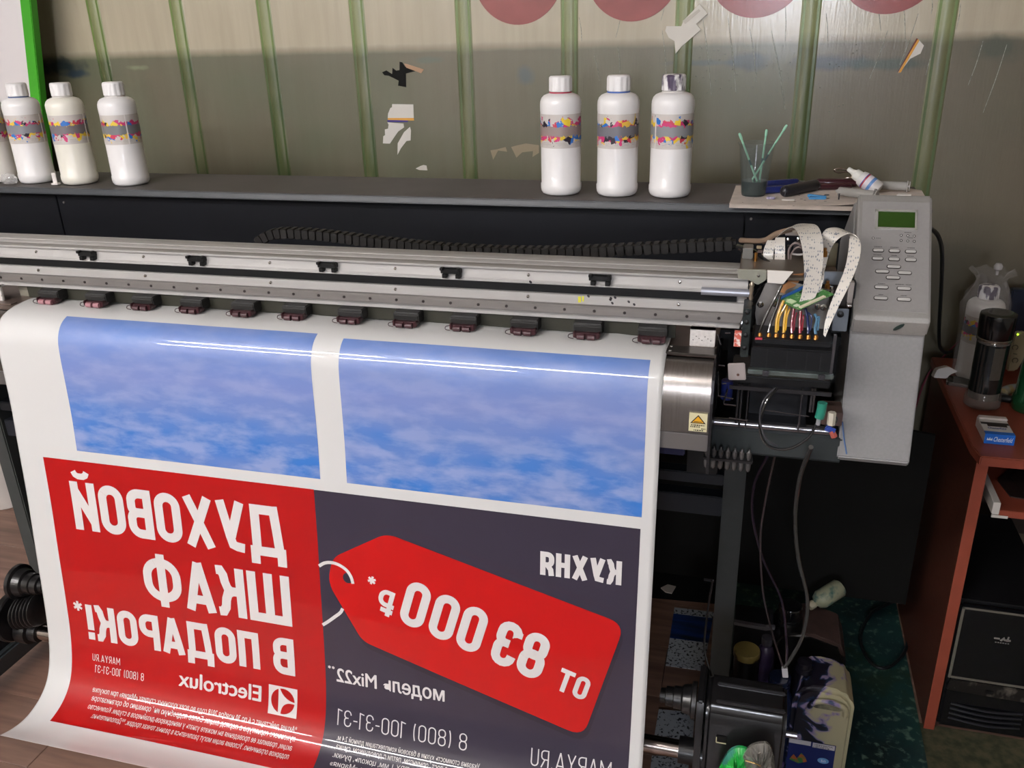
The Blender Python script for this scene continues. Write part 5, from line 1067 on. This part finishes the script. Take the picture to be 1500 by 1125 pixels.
# PC tower
PC = thing('computer_tower', (.60, 1.99, 0), 'black computer tower with silver trimmed front under the desk', 'computer')
tx0, tx1, ty0, ty1, tz1 = .5035, .694, 1.80, 2.20, .368
MB().box(tx0, tx1, ty0, ty1, .012, tz1).build('case', mat('case_black', '#121214', .4, coat=.2), PC, bevel=.004)
FB = mat('bezel_gloss', '#0e0e11', .15, coat=.7)
MB().prism([(tx0, .02), (tx1, .02), (tx1, .365), (tx0, .365)], (0, ty0, 0), (1, 0, 0), (0, 0, 1), (0, -1, 0), 0, .018).build('front_bezel', FB, PC, bevel=.006)
yf = ty0-.018; SLV = mat('dull_silver_trim', '#6e675f', .35, .5, col2='#2b2826', nscale=40, thr=(.32, .45), stretch=(1, 1, .6))
MB().box(tx0+.002, tx0+.008, yf-.003, yf, .165, .362).box(tx0+.002, tx1-.004, yf-.003, yf, .357, .362).box(tx1-.008, tx1-.002, yf-.003, yf, .165, .362).box(tx0+.008, tx1-.008, yf-.003, yf, .165, .171).build('silver_trim', mat('trim_silver', '#8a857c', .3, .6), PC, bevel=.001)
MB().prism([(tx0+.004, .132), (tx1-.004, .128), (tx1-.004, .163), (tx0+.008, .163)], (0, yf, 0), (1, 0, 0), (0, 0, 1), (0, -1, 0), 0, .006).build('scuffed_band', SLV, PC, bevel=.002)
MB().box((tx0+tx1)/2-.012, (tx0+tx1)/2+.004, yf-.0075, yf-.006, .139, .150).build('power_button', BLACKP, PC, bevel=.001)
for i in range(4): MB().tube([(tx0+.02, yf-.001, .092-.014*i), ((tx0+tx1)/2, yf-.006, .088-.014*i), (tx1-.02, yf-.001, .092-.014*i)], .0028, n=8).build('vent_rib', mat('vent_black', '#1c1c20', .3), PC, smooth_=True)
mx = (tx0+tx1)/2+.004; m = MB()
m.prism(rpoly(mx-.022, mx-.010, .288, .292, .0015), (0, yf-.0004, 0), (1, 0, 0), (0, 0, 1), (0, -1, 0), 0, .0006).prism([(mx-.010, .286), (mx-.002, .296), (mx, .292), (mx-.006, .284)], (0, yf-.0004, 0), (1, 0, 0), (0, 0, 1), (0, -1, 0), 0, .0006)
m.prism(rpoly(mx-.002, mx+.012, .286, .2905, .0015), (0, yf-.0004, 0), (1, 0, 0), (0, 0, 1), (0, -1, 0), 0, .0006).prism([(mx+.003, .285), (mx+.005, .298), (mx+.008, .298), (mx+.007, .285)], (0, yf-.0004, 0), (1, 0, 0), (0, 0, 1), (0, -1, 0), 0, .0006)
for i in range(6): m.box(mx-.018+.005*i, mx-.0150+.005*i, yf-.001, yf, .2785, .2805)
m.build('emblem', mat('emblem_silver', '#a9a6a0', .3, .6), PC)
MB().box(tx1-.026, tx1-.016, yf-.002, yf, .215, .235).build('audio_port', mat('port_grey', '#5d5a54', .4), PC, bevel=.001)
MB().cyl((tx1-.012, yf, .245), (tx1-.012, yf-.002, .245), .002, n=10).build('status_light', mat('led_green', '#8fe060', .3, emit=1.0), PC)
MB().cyl((tx1-.012, yf, .205), (tx1-.012, yf-.002, .205), .0022, n=10).build('audio_jack', mat('jack_pink', '#b05a58', .4), PC)
for x in (tx0+.02, tx1-.02):
    for y in (ty0+.03, ty1-.03): MB().cyl((x, y, 0), (x, y, .014), .010, n=12).build('foot', BLACKP, PC)
# things on the desk
DZ = .7405
pk = thing('cigarette_pack', (.527, 1.86, DZ), 'white and blue cigarette pack lying at the desk corner', 'pack')
o_ = at(1441, 649, z=DZ); a_ = at(1487, 653, z=DZ); ux_ = (a_-o_).normalized(); uy_ = V((-ux_.y, ux_.x, 0))
if uy_.y < 0: uy_ = -uy_
Wp, Lp, Hp = .056, .088, .022
def pkq(name, u0, u1, w0, w1, z0, z1, m, bev=0): return MB().prism([(u0, w0), (u1, w0), (u1, w1), (u0, w1)], o_, ux_, uy_, (0, 0, 1), z0, z1).build(name, m, pk, bevel=bev)
pkq('pack_box', 0, Wp, 0, Lp, 0, Hp, mat('pack_white', '#d2cdca', .35), .0008)
pkq('blue_face', -.0004, Wp+.0004, -.0004, .0004, 0, Hp, mat('pack_blue', '#1f66c4', .3, coat=.3))
pkq('blue_face', -.0004, Wp+.0004, 0, .014, Hp-.0002, Hp+.0003, mat('pack_blue', ''))
pkq('warning_band', .001, Wp-.001, .050, .060, Hp, Hp+.0003, mat('pack_band', '#2e2425', .4))
pkq('warning_patch', .012, Wp-.006, .040, .050, Hp, Hp+.0003, mat('pack_band', ''))
pkq('torn_flap', .002, Wp+.002, Lp-.012, Lp+.003, Hp-.002, Hp+.003, mat('pack_inner', '#cfc3be', .6), .0015)
def text3(txt, O, U, W, width, height, m, parent, name='lettering', bold=.0, shear=0, h=.0003):
    c = bpy.data.curves.new('f', 'FONT'); c.body = txt; c.offset = bold; c.resolution_u = 2; c.shear = shear
    o = bpy.data.objects.new('f', c); COL.objects.link(o); me = o.to_mesh().copy(); o.to_mesh_clear(); bpy.data.objects.remove(o); bpy.data.curves.remove(c)
    X = [v.co.x for v in me.vertices]; Y = [v.co.y for v in me.vertices]; x0, x1, y0, y1 = min(X), max(X), min(Y), max(Y); N = V(U).cross(V(W)).normalized()*h; pl0 = parent_loc(parent)
    for v in me.vertices: v.co = V(O)+V(U)*((v.co.x-x0)/(x1-x0)*width)+V(W)*((v.co.y-y0)/(y1-y0)*height)+N-pl0
    me.materials.append(m); r = bpy.data.objects.new(name, me); COL.objects.link(r); r.parent = parent; return r
wt_ = mat('print_white', '#e8e8ea', .4); bt_ = mat('print_blue', '#223f8a', .4)
text3('Chesterfield', o_+ux_*.017-uy_*.0006+V((0, 0, .006)), ux_, V((0, 0, 1)), .036, .011, wt_, pk, bold=.01, shear=.3)
text3('Chesterfield', o_+ux_*.010+uy_*.026+V((0, 0, Hp+.0003)), ux_, uy_, .036, .010, bt_, pk, bold=.01, shear=.3)
MB().prism([(.004, .008), (.005, .014), (.0075, .010), (.0095, .015), (.0115, .010), (.014, .014), (.015, .008)], o_-uy_*.0006, ux_, V((0, 0, 1)), -uy_, 0, .0004).build('crown_mark', wt_, pk)
# dark lidded jar
jx, jy = .530, 2.035
JR = thing('dark_jar', (jx, jy, DZ), 'tall dark glass coffee jar with black lid and clear thick base', 'jar')
GL = mat('clear_glass', '#8d8078', .06, coat=.8, alpha=.38)
MB().lathe([(.0005, .001), (.034, .001), (.0385, .005), (.039, .020), (.0365, .030), (.0335, .036), (.0335, .16), (.030, .166), (.030, .168), (.0005, .168)], (jx, jy, DZ), n=36, cap=False).build('glass', GL, JR, smooth_=True)
MB().lathe([(.0005, .022), (.0318, .022), (.0318, .158), (.0005, .158)], (jx, jy, DZ), n=32, cap=False).build('contents', mat('coffee_dark', '#0c1512', .3), JR, smooth_=True)
MB().lathe([(.0338, .040), (.0338, .155)], (jx, jy, DZ), n=36, cap=False).build('jar_label', mat('jar_label_dark', '#14191a', .2, coat=.5), JR, smooth_=True)
m = MB(); n = 8; vs = []
for zz in (.075, .150):
    for i in range(n+1): a = radians(-95+i*5); vs.append((jx+.0341*cos(a), jy+.0341*sin(a), DZ+zz))
m.add(vs, [(i, i+1, n+1+i+1, n+1+i) for i in range(n)]).build('label_window', mat('jar_window', '#4b4740', .2), JR)
MB().lathe([(.0335, .160), (.0365, .161), (.0368, .166), (.0345, .168)], (jx, jy, DZ), n=36, cap=False).build('metal_ring', mat('ring_steel', '#8f8980', .25, .9), JR, smooth_=True)
MB().lathe([(.035, .166), (.0365, .170), (.0375, .215), (.0365, .221), (.030, .224), (.020, .2235), (.0005, .2235)], (jx, jy, DZ), n=36, cap=False).build('lid', mat('lid_black', '#0d0d0f', .22, coat=.5), JR, smooth_=True)
# bagged ink bottle
bb = bottle((.545, 2.212, DZ), 'white ink bottle wrapped in a clear plastic bag at the back of the desk', rz=.7, group='white ink bottle on the desk', lab=('lab_h', '#54565c', 4.4), stain=True); del bb['group']
m = MB(); pr = [(.045, .002), (.049, .05), (.047, .13), (.052, .19), (.045, .215), (.036, .232), (.030, .245), (.036, .258), (.050, .268)]
n = 30; vs = []
for r_, h in pr:
    for i in range(n): k = r_*(1+.10*sin(i*2.3+h*60)+.05*sin(i*5.1+h*31)); vs.append((.545+k*cos(2*pi*i/n), 2.212+k*sin(2*pi*i/n), DZ+h+.006*sin(i*1.7) if h > .24 else DZ+h))
m.add(vs, [(k*n+i, k*n+(i+1) % n, (k+1)*n+(i+1) % n, (k+1)*n+i) for k in range(len(pr)-1) for i in range(n)])
BAG = mat('clear_bag', '#d8d2cf', .12, alpha=.16, coat=.5)
bg = tag(m.build('plastic_bag', BAG, None, smooth_=True), 'thin clear bag gathered at the top around the desk ink bottle', 'bag')
MB().lathe([(.003, .262), (.004, .272), (.009, .276), (.010, .284), (.006, .290), (.001, .291)], (.553, 2.205, DZ), n=14).build('bag_knot', mat('knot_clear', '#cfcac8', .15, trans=.4), bg, smooth_=True)
# router, panel, phone, tissue, green bottle
rt = thing('router', at(1480, 540, z=DZ), 'upright cream router with green light behind the jar', 'router')
rp = [at(x, y, y=2.24) for x, y in ((1472, 541), (1487, 541), (1500, 520), (1502, 486), (1494, 484), (1485, 486), (1479, 505))]
MB().prism([(q_.x, max(q_.z, DZ)) for q_ in rp], (0, 2.245, 0), (1, 0, 0), (0, 0, 1), (0, -1, 0), 0, .02).build('shell', mat('cream_plastic', '#b0a98c', .4), rt, bevel=.004)
MB().cyl(at(1491, 490, y=2.224), at(1491, 490, y=2.227), .0022, n=10).build('status_light', mat('led_yellow', '#b8f03a', .3, emit=2.5), rt)
for y_ in (509, 528):
    c_ = at(1487, y_, y=2.224); MB().tube([c_+V((.006*cos(a), 0, .006*sin(a))) for a in [radians(q_) for q_ in range(-60, 241, 30)]], .0009, n=5).build('logo_mark', mat('logo_grey', '#55564c', .4), rt)
MB().tube([at(1484, 518, y=2.224), at(1490, 519, y=2.224)], .0009, n=5, sub=0).build('logo_mark', mat('logo_grey', ''), rt)
tag(MB().box(.618, .95, 2.30, 2.325, DZ, .942).build('flat_monitor', mat('monitor_navy', '#101a2c', .35), None, bevel=.003), 'dark navy rectangular panel at the back of the desk', 'monitor')
ph = thing('mobile_phone', at(1398, 564, z=DZ), 'flat dark phone with chrome edge on the desk left of the jar', 'phone')
c0 = at(1386, 563, z=DZ); MB().prism(rpoly(0, .085, 0, .05, .006), (c0.x-.002, c0.y-.005, DZ), (.97, -.2, 0), (.2, .97, 0), (0, 0, 1), 0, .008).build('phone_body', mat('phone_chrome', '#8e8b88', .2, .9), ph, bevel=.001)
MB().prism(rpoly(.003, .082, .003, .047, .004), (c0.x-.002, c0.y-.005, DZ), (.97, -.2, 0), (.2, .97, 0), (0, 0, 1), .008, .0086).build('phone_glass', mat('phone_glass', '#2b2a22', .1, coat=.8), ph)
ts = [at(x, y, y=2.17) for x, y in ((1366, 557), (1372, 545), (1388, 541), (1402, 548), (1390, 553), (1385, 562))]
tag(MB().prism([(q_.x, max(q_.z, DZ)) for q_ in ts], (0, 2.20, 0), (1, 0, 0), (0, 0, 1), (0, -1, .25), 0, .035).build('tissue', WHITEP, None, bevel=.002), 'crumpled white tissue on the desk edge beside the phone', 'tissue')
gbx, gby = .628, 2.03
gb = thing('green_bottle', (gbx, gby, DZ), 'dark green glass bottle cut off by the right frame edge', 'bottle')
MB().lathe([(.0005, .001), (.036, .001), (.040, .006), (.040, .03), (.036, .04), (.034, .11), (.028, .14), (.018, .16), (.016, .19)], (gbx, gby, DZ), n=30).build('glass', mat('green_glass', '#1d5a34', .08, trans=.4, coat=.6), gb, smooth_=True)
MB().lathe([(.0175, .186), (.0175, .205), (.0005, .206)], (gbx, gby, DZ), n=20, cap=False).build('cap', mat('cap_dark', '#20251f', .4), gb, smooth_=True)
tag(MB().tube([(.585, 2.09, DZ+.012), (.60, 2.11, DZ+.014), (.63, 2.13, DZ+.012)], .011, n=10).build('lighter', mat('lighter_yellow', '#a08a4a', .3, col2='#8ba0b4', nscale=30), None, smooth_=True), 'pale yellow and blue lighter lying behind the jar', 'lighter')
tag(MB().tube([(.572, 2.065, DZ+.010), (.60, 2.055, DZ+.012), (.615, 2.075, DZ+.010)], .009, n=10).build('black_pouch', BLACKP, None, smooth_=True), 'small black object on the desk right of the jar', 'pouch')
# cables by the desk
tag(MB().tube([at(x, y, y=d) for x, y, d in ((1362, 334, 1.72), (1374, 345, 1.80), (1380, 370, 1.95), (1379, 420, 2.1), (1376, 470, 2.2), (1376, 505, 2.28), (1384, 516, 2.34), (1394, 515, 2.36))], .0042, n=10).build('black_cable', mat('cable_black', '#14181a', .4), None, smooth_=True), 'thick black cable hanging from the printer to the desk back', 'cable')
tag(MB().tube([at(x, y, y=d) for x, y, d in ((1500, 433, 2.37), (1470, 452, 2.375), (1440, 470, 2.38), (1405, 500, 2.38), (1375, 530, 2.38), (1356, 555, 2.38), (1340, 600, 2.38))], .0022, n=8).build('red_cable', mat('cable_red', '#74283c', .4), None, smooth_=True), 'thin dark red cable running down the wall behind the desk', 'cable')
cpts = [at(1338, 655, y=2.0), at(1336, 760, y=2.1), at(1330, 850, y=2.2)]
fl = [at(x, y, z=.012) for x, y in ((1328, 870), (1300, 885), (1275, 900), (1260, 935), (1275, 970), (1300, 978), (1325, 955), (1332, 925))]
tag(MB().tube(cpts+fl, .0045, n=8).build('power_cable', mat('cable_black', ''), None, smooth_=True), 'black cable looped on the stained floor left of the desk', 'cable')
# ------------------------------------------------------------------ floor around the stand
def floorpoly(name, pix, m, z, lab, cat, th=.003):
    P = [at(x, y, z=z) for x, y in pix]; return tag(MB().prism([(p.x, p.y) for p in P], (0, 0, z), (1, 0, 0), (0, 1, 0), (0, 0, 1), 0, th).build(name, m, None), lab, cat)
def mat_stain():
    k = NT('stained_cardboard'); tc = k.n('TexCoord')
    n1 = k.n('TexNoise', i_Vector=tc.outputs['Object']); n1.inputs['Scale'].default_value = 4.5; n1.inputs['Detail'].default_value = 8; n1.inputs['Roughness'].default_value = .65
    n2 = k.n('TexNoise', i_Vector=tc.outputs['Object']); n2.inputs['Scale'].default_value = 60; n2.inputs['Detail'].default_value = 4
    r = k.n('ValToRGB', i_0=n1.outputs[0]); e = r.color_ramp.elements; e[0].color = lin('#101e20'); e[0].position = .3; e[1].color = lin('#38463a'); e[1].position = .75
    for p_, c_ in ((.42, '#142e31'), (.52, '#193b39'), (.6, '#1e352a')): x = e.new(p_); x.color = lin(c_)
    s_ = k.n('MapRange', i_Value=n2.outputs[0]); s_.inputs[1].default_value = .56; s_.inputs[2].default_value = .72
    c = k.mix(k.math('MULTIPLY', s_.outputs[0], .5), r.outputs[0], lin('#7b9a86')); k.link(c, 'Base Color'); k.b.inputs['Roughness'].default_value = .45
    return k.m
STN = mat_stain()
tag(MB().prism([(.04, 1.35), (.46, 1.35), (.47, 1.70), (.475, 2.36), (-.02, 2.36), (-.02, 1.9), (.04, 1.7)], (0, 0, .0005), (1, 0, 0), (0, 1, 0), (0, 0, 1), 0, .004).build('floor_mat', STN, None), 'ink-stained teal cardboard mat on the floor between stand and desk', 'mat')
tag(MB().box(.47, 1.3, 1.2, 1.80, .0005, .003).build('floor_rug', mat('dark_rug', '#2f3320', .8, col2='#4f4a35', nscale=50, bump=.6, bscale=120), None), 'dark green-brown worn floor covering before the tower', 'rug')
PRT = mat('ink_test_print', '#aab0b8', .5, col2='#14161c', nscale=130, thr=(.54, .62), detail=3)
PRB = mat('blue_test_print', '#1d3f86', .35, col2='#0f1c30', nscale=12, stretch=(.5, 3, 1))
t1 = thing('test_print', at(1000, 930, z=.001), 'test print with blue top and black speckles left of the right leg', 'print')
P = [at(x, y, z=.001) for x, y in ((988, 890), (1046, 897), (1030, 983), (975, 975))]
def quadp(P, a0, a1): return [P[0].lerp(P[3], a0), P[1].lerp(P[2], a0), P[1].lerp(P[2], a1), P[0].lerp(P[3], a1)]
MB().prism([(p.x, p.y) for p in P], (0, 0, .0005), (1, 0, 0), (0, 1, 0), (0, 0, 1), 0, .0015).build('speckled_paper', PRT, t1)
MB().prism([(p.x, p.y) for p in quadp(P, .12, .55)], (0, 0, .002), (1, 0, 0), (0, 1, 0), (0, 0, 1), 0, .0008).build('blue_area', PRB, t1)
floorpoly('test_print', ((965, 1040), (1018, 1045), (1014, 1090), (958, 1082)), PRT, .001, 'speckled grey test print beside the take-up shaft', 'print')
floorpoly('test_print', ((955, 1108), (1010, 1112), (1005, 1150), (950, 1150)), PRT, .001, 'speckled grey test print below the take-up shaft', 'print')
floorpoly('blue_film', ((1078, 838), (1128, 845), (1122, 858), (1078, 850)), PRB, .006, 'shiny blue film scrap behind the right leg', 'film')
floorpoly('paper_scrap', ((968, 862), (978, 857), (990, 860), (984, 870), (975, 868)), WHITEP, .001, 'small white torn scrap on the dark floor left of the right leg', 'scrap')
floorpoly('paper_scrap', ((1031, 834), (1046, 836), (1046, 853), (1031, 851)), mat('grey_paper', '#6d6a70', .6), .001, 'grey paper piece peeking out left of the right leg', 'scrap')
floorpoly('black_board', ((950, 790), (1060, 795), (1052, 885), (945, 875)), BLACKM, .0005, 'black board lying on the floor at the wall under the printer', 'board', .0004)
scrapm = MB().prism([(0, 0), (.03, .004), (.016, .016)], at(30, 768, z=.001), (1, 0, 0), (0, 1, 0), (0, 0, 1), 0, .002); tag(scrapm.build('paper_scrap', WHITEP, None), 'tiny white scrap on the wooden floor at left', 'scrap')
# white media roll at the left
rr_ = at(10, 742, z=0); RO = thing('media_roll', (-2.585, 2.19, 0), 'white media roll standing upright on the floor at the left edge', 'roll')
MB().lathe([(.030, 0), (.070, 0), (.072, .002), (.072, 1.0), (.070, 1.002), (.030, 1.002)], (-2.585, 2.19, 0), n=40).build('rolled_film', mat('roll_white', '#cbc4be', .5), RO, smooth_=True)
MB().lathe([(.0225, -.0), (.030, -.0), (.030, 1.006), (.0225, 1.006)], (-2.585, 2.19, 0), n=24).build('core', mat('core_brown', '#8a6d50', .7), RO, smooth_=True)
# jerrycans and ink containers
def can(name, x0, x1, y0, y1, z1, m, parent, z0=.0015, bev=.02):
    return MB().box(x0, x1, y0, y1, z0, z1).build(name, m, parent, bevel=bev, seg=4)
JC = thing('white_jerrycan', (.22, 1.62, 0), 'white ink-splashed jerrycan with blue label beside the take-up motor', 'canister')
inkw = NT('inky_can'); tc = inkw.n('TexCoord'); n1 = inkw.n('TexNoise', i_Vector=tc.outputs['Object']); n1.inputs['Scale'].default_value = 13; n1.inputs['Detail'].default_value = 3; n1.inputs['Distortion'].default_value = 1.5
spx = inkw.n('SeparateXYZ', i_0=tc.outputs['Object'])
g = inkw.n('MapRange', i_Value=spx.outputs[0]); g.inputs[1].default_value = -.05; g.inputs[2].default_value = .06; g.inputs[3].default_value = .20; g.inputs[4].default_value = -.14
r = inkw.n('ValToRGB', i_0=inkw.math('ADD', n1.outputs[0], g.outputs[0])); e = r.color_ramp.elements; e[0].color = lin('#aaa384'); e[0].position = .50; e[1].color = lin('#14121c'); e[1].position = .62
x = e.new(.56); x.color = lin('#8a7aa0'); x = e.new(.58); x.color = lin('#23385a')
inkw.link(r.outputs[0], 'Base Color'); inkw.b.inputs['Roughness'].default_value = .35
m = MB(); hx = .222
prf = [(.160, .0015), (.284, .0015), (.284, .205), (.276, .228), (.255, .246), (.215, .250), (.185, .246), (.166, .228), (.158, .20), (.157, .02)]
o = m.prism(prf, (0, 1.575, 0), (1, 0, 0), (0, 0, 1), (0, 1, 0), 0, .115).build('can_body', inkw.m, JC, bevel=.010, seg=3)
MB().prism(rpoly(.196, .262, .196, .222, .011), (0, 1.5755, 0), (1, 0, 0), (0, 0, 1), (0, -1, 0), 0, .002).build('handle_recess', mat('recess_tone', '#8d8a70', .4, col2='#1a1820', nscale=30), JC, bevel=.0008)
MB().tube([(.190, 1.571, .190), (.20, 1.568, .216), (.23, 1.567, .224), (.262, 1.568, .214), (.266, 1.571, .19)], .006, n=10).build('handle', inkw.m, JC, smooth_=True)
MB().lathe([(.018, 0), (.018, .012), (.0155, .013), (.0155, .026), (.0005, .027)], (.178, 1.63, .245), n=24, cap=False).build('can_cap', mat('cap_black_ink', '#17151d', .3), JC, smooth_=True)
lb = MB().box(.160, .258, 1.5742, 1.5752, .004, .100).build('can_label', mat('can_label_navy', '#1c2560', .35, coat=.3), JC)
MB().box(.160, .206, 1.5738, 1.5742, .088, .100).box(.210, .256, 1.5738, 1.5742, .086, .099).build('white_strip', mat('strip_white', '#c4c0c4', .4), lb)
text3('ЧЕРНИЛА', (.212, 1.5736, .0925), V((1, 0, 0)), V((0, 0, 1)), .040, .0045, mat('print_dark', '#22222a', .5), lb)
text3('ПЕЧАТЬ', (.212, 1.5736, .0872), V((1, 0, 0)), V((0, 0, 1)), .034, .0040, mat('print_dark', ''), lb)
MB().prism([(.165+.02*a, .040+.015*b) for a, b in ((0, 0), (.4, 1.1), (.8, .4), (1.2, 1.6), (1.7, .8), (1.9, .1), (1, -.5))], (0, 1.5740, 0), (1, 0, 0), (0, 0, 1), (0, -1, 0), 0, .0003).build('colour_splash', mat('splash', '#3f7a3a', .4, col2='#a8562a', nscale=60, thr=(.45, .55)), lb)
el = [(.236+.012*cos(a*pi/12), .052+.008*sin(a*pi/12)) for a in range(24)]
MB().prism(el, (0, 1.5740, 0), (1, 0, 0), (0, 0, 1), (0, -1, 0), 0, .0003).build('volume_badge', mat('badge_blue', '#6fa0d0', .4), lb)
text3('5л', (.231, 1.5736, .0485), V((1, 0, 0)), V((0, 0, 1)), .010, .007, wt_, lb, bold=.02)
DB = thing('ink_bottle_dark', (.133, 1.60, 0), 'dark blue waste ink bottle with pink stain where the hoses end', 'bottle')
MB().lathe([(.0005, .0015), (.030, .0015), (.034, .006), (.034, .17), (.030, .195), (.022, .21), (.022, .22)], (.128, 1.60, 0), n=28, cap=False).build('body', mat('ink_stained_bottle', '#1e2742', .25, col2='#8a6aa0', nscale=22, thr=(.55, .68)), DB, smooth_=True)
MB().lathe([(.024, .218), (.024, .222), (.022, .223), (.024, .226), (.024, .230), (.022, .231), (.024, .234), (.023, .244), (.0005, .245)], (.128, 1.60, 0), n=28, cap=False).build('cap', mat('cap_navy', '#141a30', .15, coat=.8), DB, smooth_=True)
MB().obox((.137, 1.60, .258), (.006, 0, .001), (0, .005, 0), (-.002, 0, .012)).build('hose_clip', mat('clip_white', '#d9d5d8', .4), DB, bevel=.001)
BC = thing('dark_jerrycan', (.20, 1.83, 0), 'dark brown-topped jerrycan with black cap at the back', 'canister')
MB().prism([(.118, .0015), (.285, .0015), (.285, .17), (.268, .215), (.20, .235), (.135, .225), (.118, .19)], (0, 1.77, 0), (1, 0, 0), (0, 0, 1), (0, 1, 0), 0, .13).build('can_body', mat('dark_can', '#111010', .3, noise=.3, nscale=12), BC, bevel=.008, seg=3)
MB().prism([(.175, .2305), (.200, .2365), (.268, .2165), (.283, .180)], (0, 1.775, 0), (1, 0, 0), (0, 0, 1), (0, 1, 0), 0, .12).build('rust_patch', mat('brown_ink_top', '#40302c', .5, noise=.2, nscale=30), BC, bevel=.002)
MB().lathe([(.026, 0), (.026, .010), (.023, .011), (.023, .017), (.028, .018), (.028, .046), (.026, .050), (.0005, .051)], (.152, 1.825, .222), n=28, cap=False).build('can_cap', mat('cap_gloss_black', '#101012', .12, coat=.8), BC, smooth_=True)
LBt = thing('stained_flask', (.225, 1.85, .24), 'pale teal-stained bottle lying across the dark jerrycan', 'bottle')
a = V((.185, 1.83, .262)); b = V((.268, 1.89, .300)); MB().lathe([(.0005, 0), (.017, .002), (.022, .008), (.0225, .062), (.016, .074), (.009, .078), (.009, .084)], b, n=24, axis=a-b).build('body', mat('flask_stained', '#8e9078', .35, col2='#2d5654', nscale=34, thr=(.48, .62)), LBt, smooth_=True)
MB().lathe([(.010, .082), (.010, .097), (.0005, .098)], b, n=18, axis=a-b, cap=False).build('cap', mat('cap_pale', '#a39d88', .4), LBt, smooth_=True)
YL = thing('ink_tin', (.057, 1.70, 0), 'black ink tin with a yellowish round lid beside the right leg', 'tin')
MB().lathe([(.0005, .0015), (.028, .0015), (.028, .212), (.0005, .213)], (.057, 1.70, 0), n=28, cap=False).build('body', mat('tin_black', '#0f0f11', .35), YL, smooth_=True)
MB().lathe([(.030, .206), (.0305, .220), (.029, .223), (.022, .2215), (.0005, .2215)], (.057, 1.70, 0), n=30, cap=False).build('lid', mat('yellow_lid', '#8f7e4a', .35, col2='#3a301c', nscale=28, thr=(.58, .66)), YL, smooth_=True)
PB = thing('purple_flask', (.100, 1.72, 0), 'slim purple-stained bottle behind the ink tin', 'bottle')
MB().lathe([(.0005, .0015), (.020, .0015), (.021, .008), (.021, .20), (.016, .22), (.010, .226), (.010, .236)], (.100, 1.72, 0), n=24, cap=False).build('body', mat('purple_bottle', '#1c1628', .3, col2='#382d4c', nscale=26), PB, smooth_=True)
MB().lathe([(.0125, .232), (.0125, .250), (.0005, .251)], (.100, 1.72, 0), n=20, cap=False).build('cap', mat('cap_grey_ink', '#3f3d44', .4), PB, smooth_=True)
OB = thing('open_carton', (.075, 1.86, 0), 'dark open carton with torn pale rim behind the ink tin', 'box')
MB().box(.026, .118, 1.82, 1.90, .0015, .20).build('carton_body', mat('carton_dark', '#1c1b20', .6), OB, bevel=.002)
MB().prism([(.024, .198), (.060, .196), (.10, .194), (.120, .200), (.121, .207), (.10, .203), (.06, .204), (.024, .206)], (0, 1.816, 0), (1, 0, 0), (0, 0, 1), (0, 1, 0), 0, .012).build('torn_rim', mat('torn_paper', '#77747a', .7), OB)
# bag of film leaning on the motor
GBg = thing('snack_bag', (.05, 1.18, .36), 'shiny green and clear plastic bag hanging before the take-up motor', 'bag')
p = [at(x, y, y=1.17) for x, y in ((1050, 1135), (1058, 1118), (1068, 1103), (1080, 1097), (1095, 1100), (1104, 1112), (1108, 1135), (1100, 1160), (1055, 1160))]
def lump(name, P, y, th, m, parent, seed):
    """pillow-like body with the outline P (x,z) and a crinkled face"""
    rnd = random.Random(seed); c = sum(P, V((0, 0, 0)))/len(P); R3 = smooth(P+[P[0]], 4); n = len(R3)-1; vs = []; K = 4; fs = []
    for s_ in (-1, 1):
        for k in range(K):
            f = 1-k/K
            for i in range(n): q_ = c+(R3[i]-c)*f; vs.append((q_.x, y+s_*(th*sqrt(1-f*f*.98)+rnd.uniform(-.004, .004)*(k > 0)), q_.z))
    for s_ in (0, 1):
        b0 = s_*K*n
        for k in range(K-1): fs += [(b0+k*n+i, b0+k*n+(i+1) % n, b0+(k+1)*n+(i+1) % n, b0+(k+1)*n+i) for i in range(n)]
        fs.append(tuple(b0+(K-1)*n+i for i in range(n)))
    fs += [(i, (i+1) % n, K*n+(i+1) % n, K*n+i) for i in range(n)]
    return MB().add(vs, fs).build(name, m, parent)
lump('green_bag', p, 1.175, .02, mat('green_foil', '#1f9a3c', .25, coat=.7, col2='#2f7d6a', nscale=14, thr=(.48, .52)), GBg, 5)
p = [at(x, y, y=1.16) for x, y in ((1088, 1110), (1098, 1096), (1112, 1091), (1125, 1092), (1132, 1105), (1136, 1135), (1130, 1160), (1095, 1160))]
lump('clear_bag', p, 1.165, .016, mat('crinkled_clear', '#8d8982', .1, coat=1, trans=.55, ior=1.1), GBg, 8)
MB().tube([at(1092, 1114, y=1.142), at(1105, 1118, y=1.14), at(1114, 1122, y=1.142)], .0012, n=5, sub=0).build('gold_line', mat('foil_gold', '#c9a468', .25, .8), GBg)
# dust sheet of trays to the left below the machine: dark media tray behind the reel
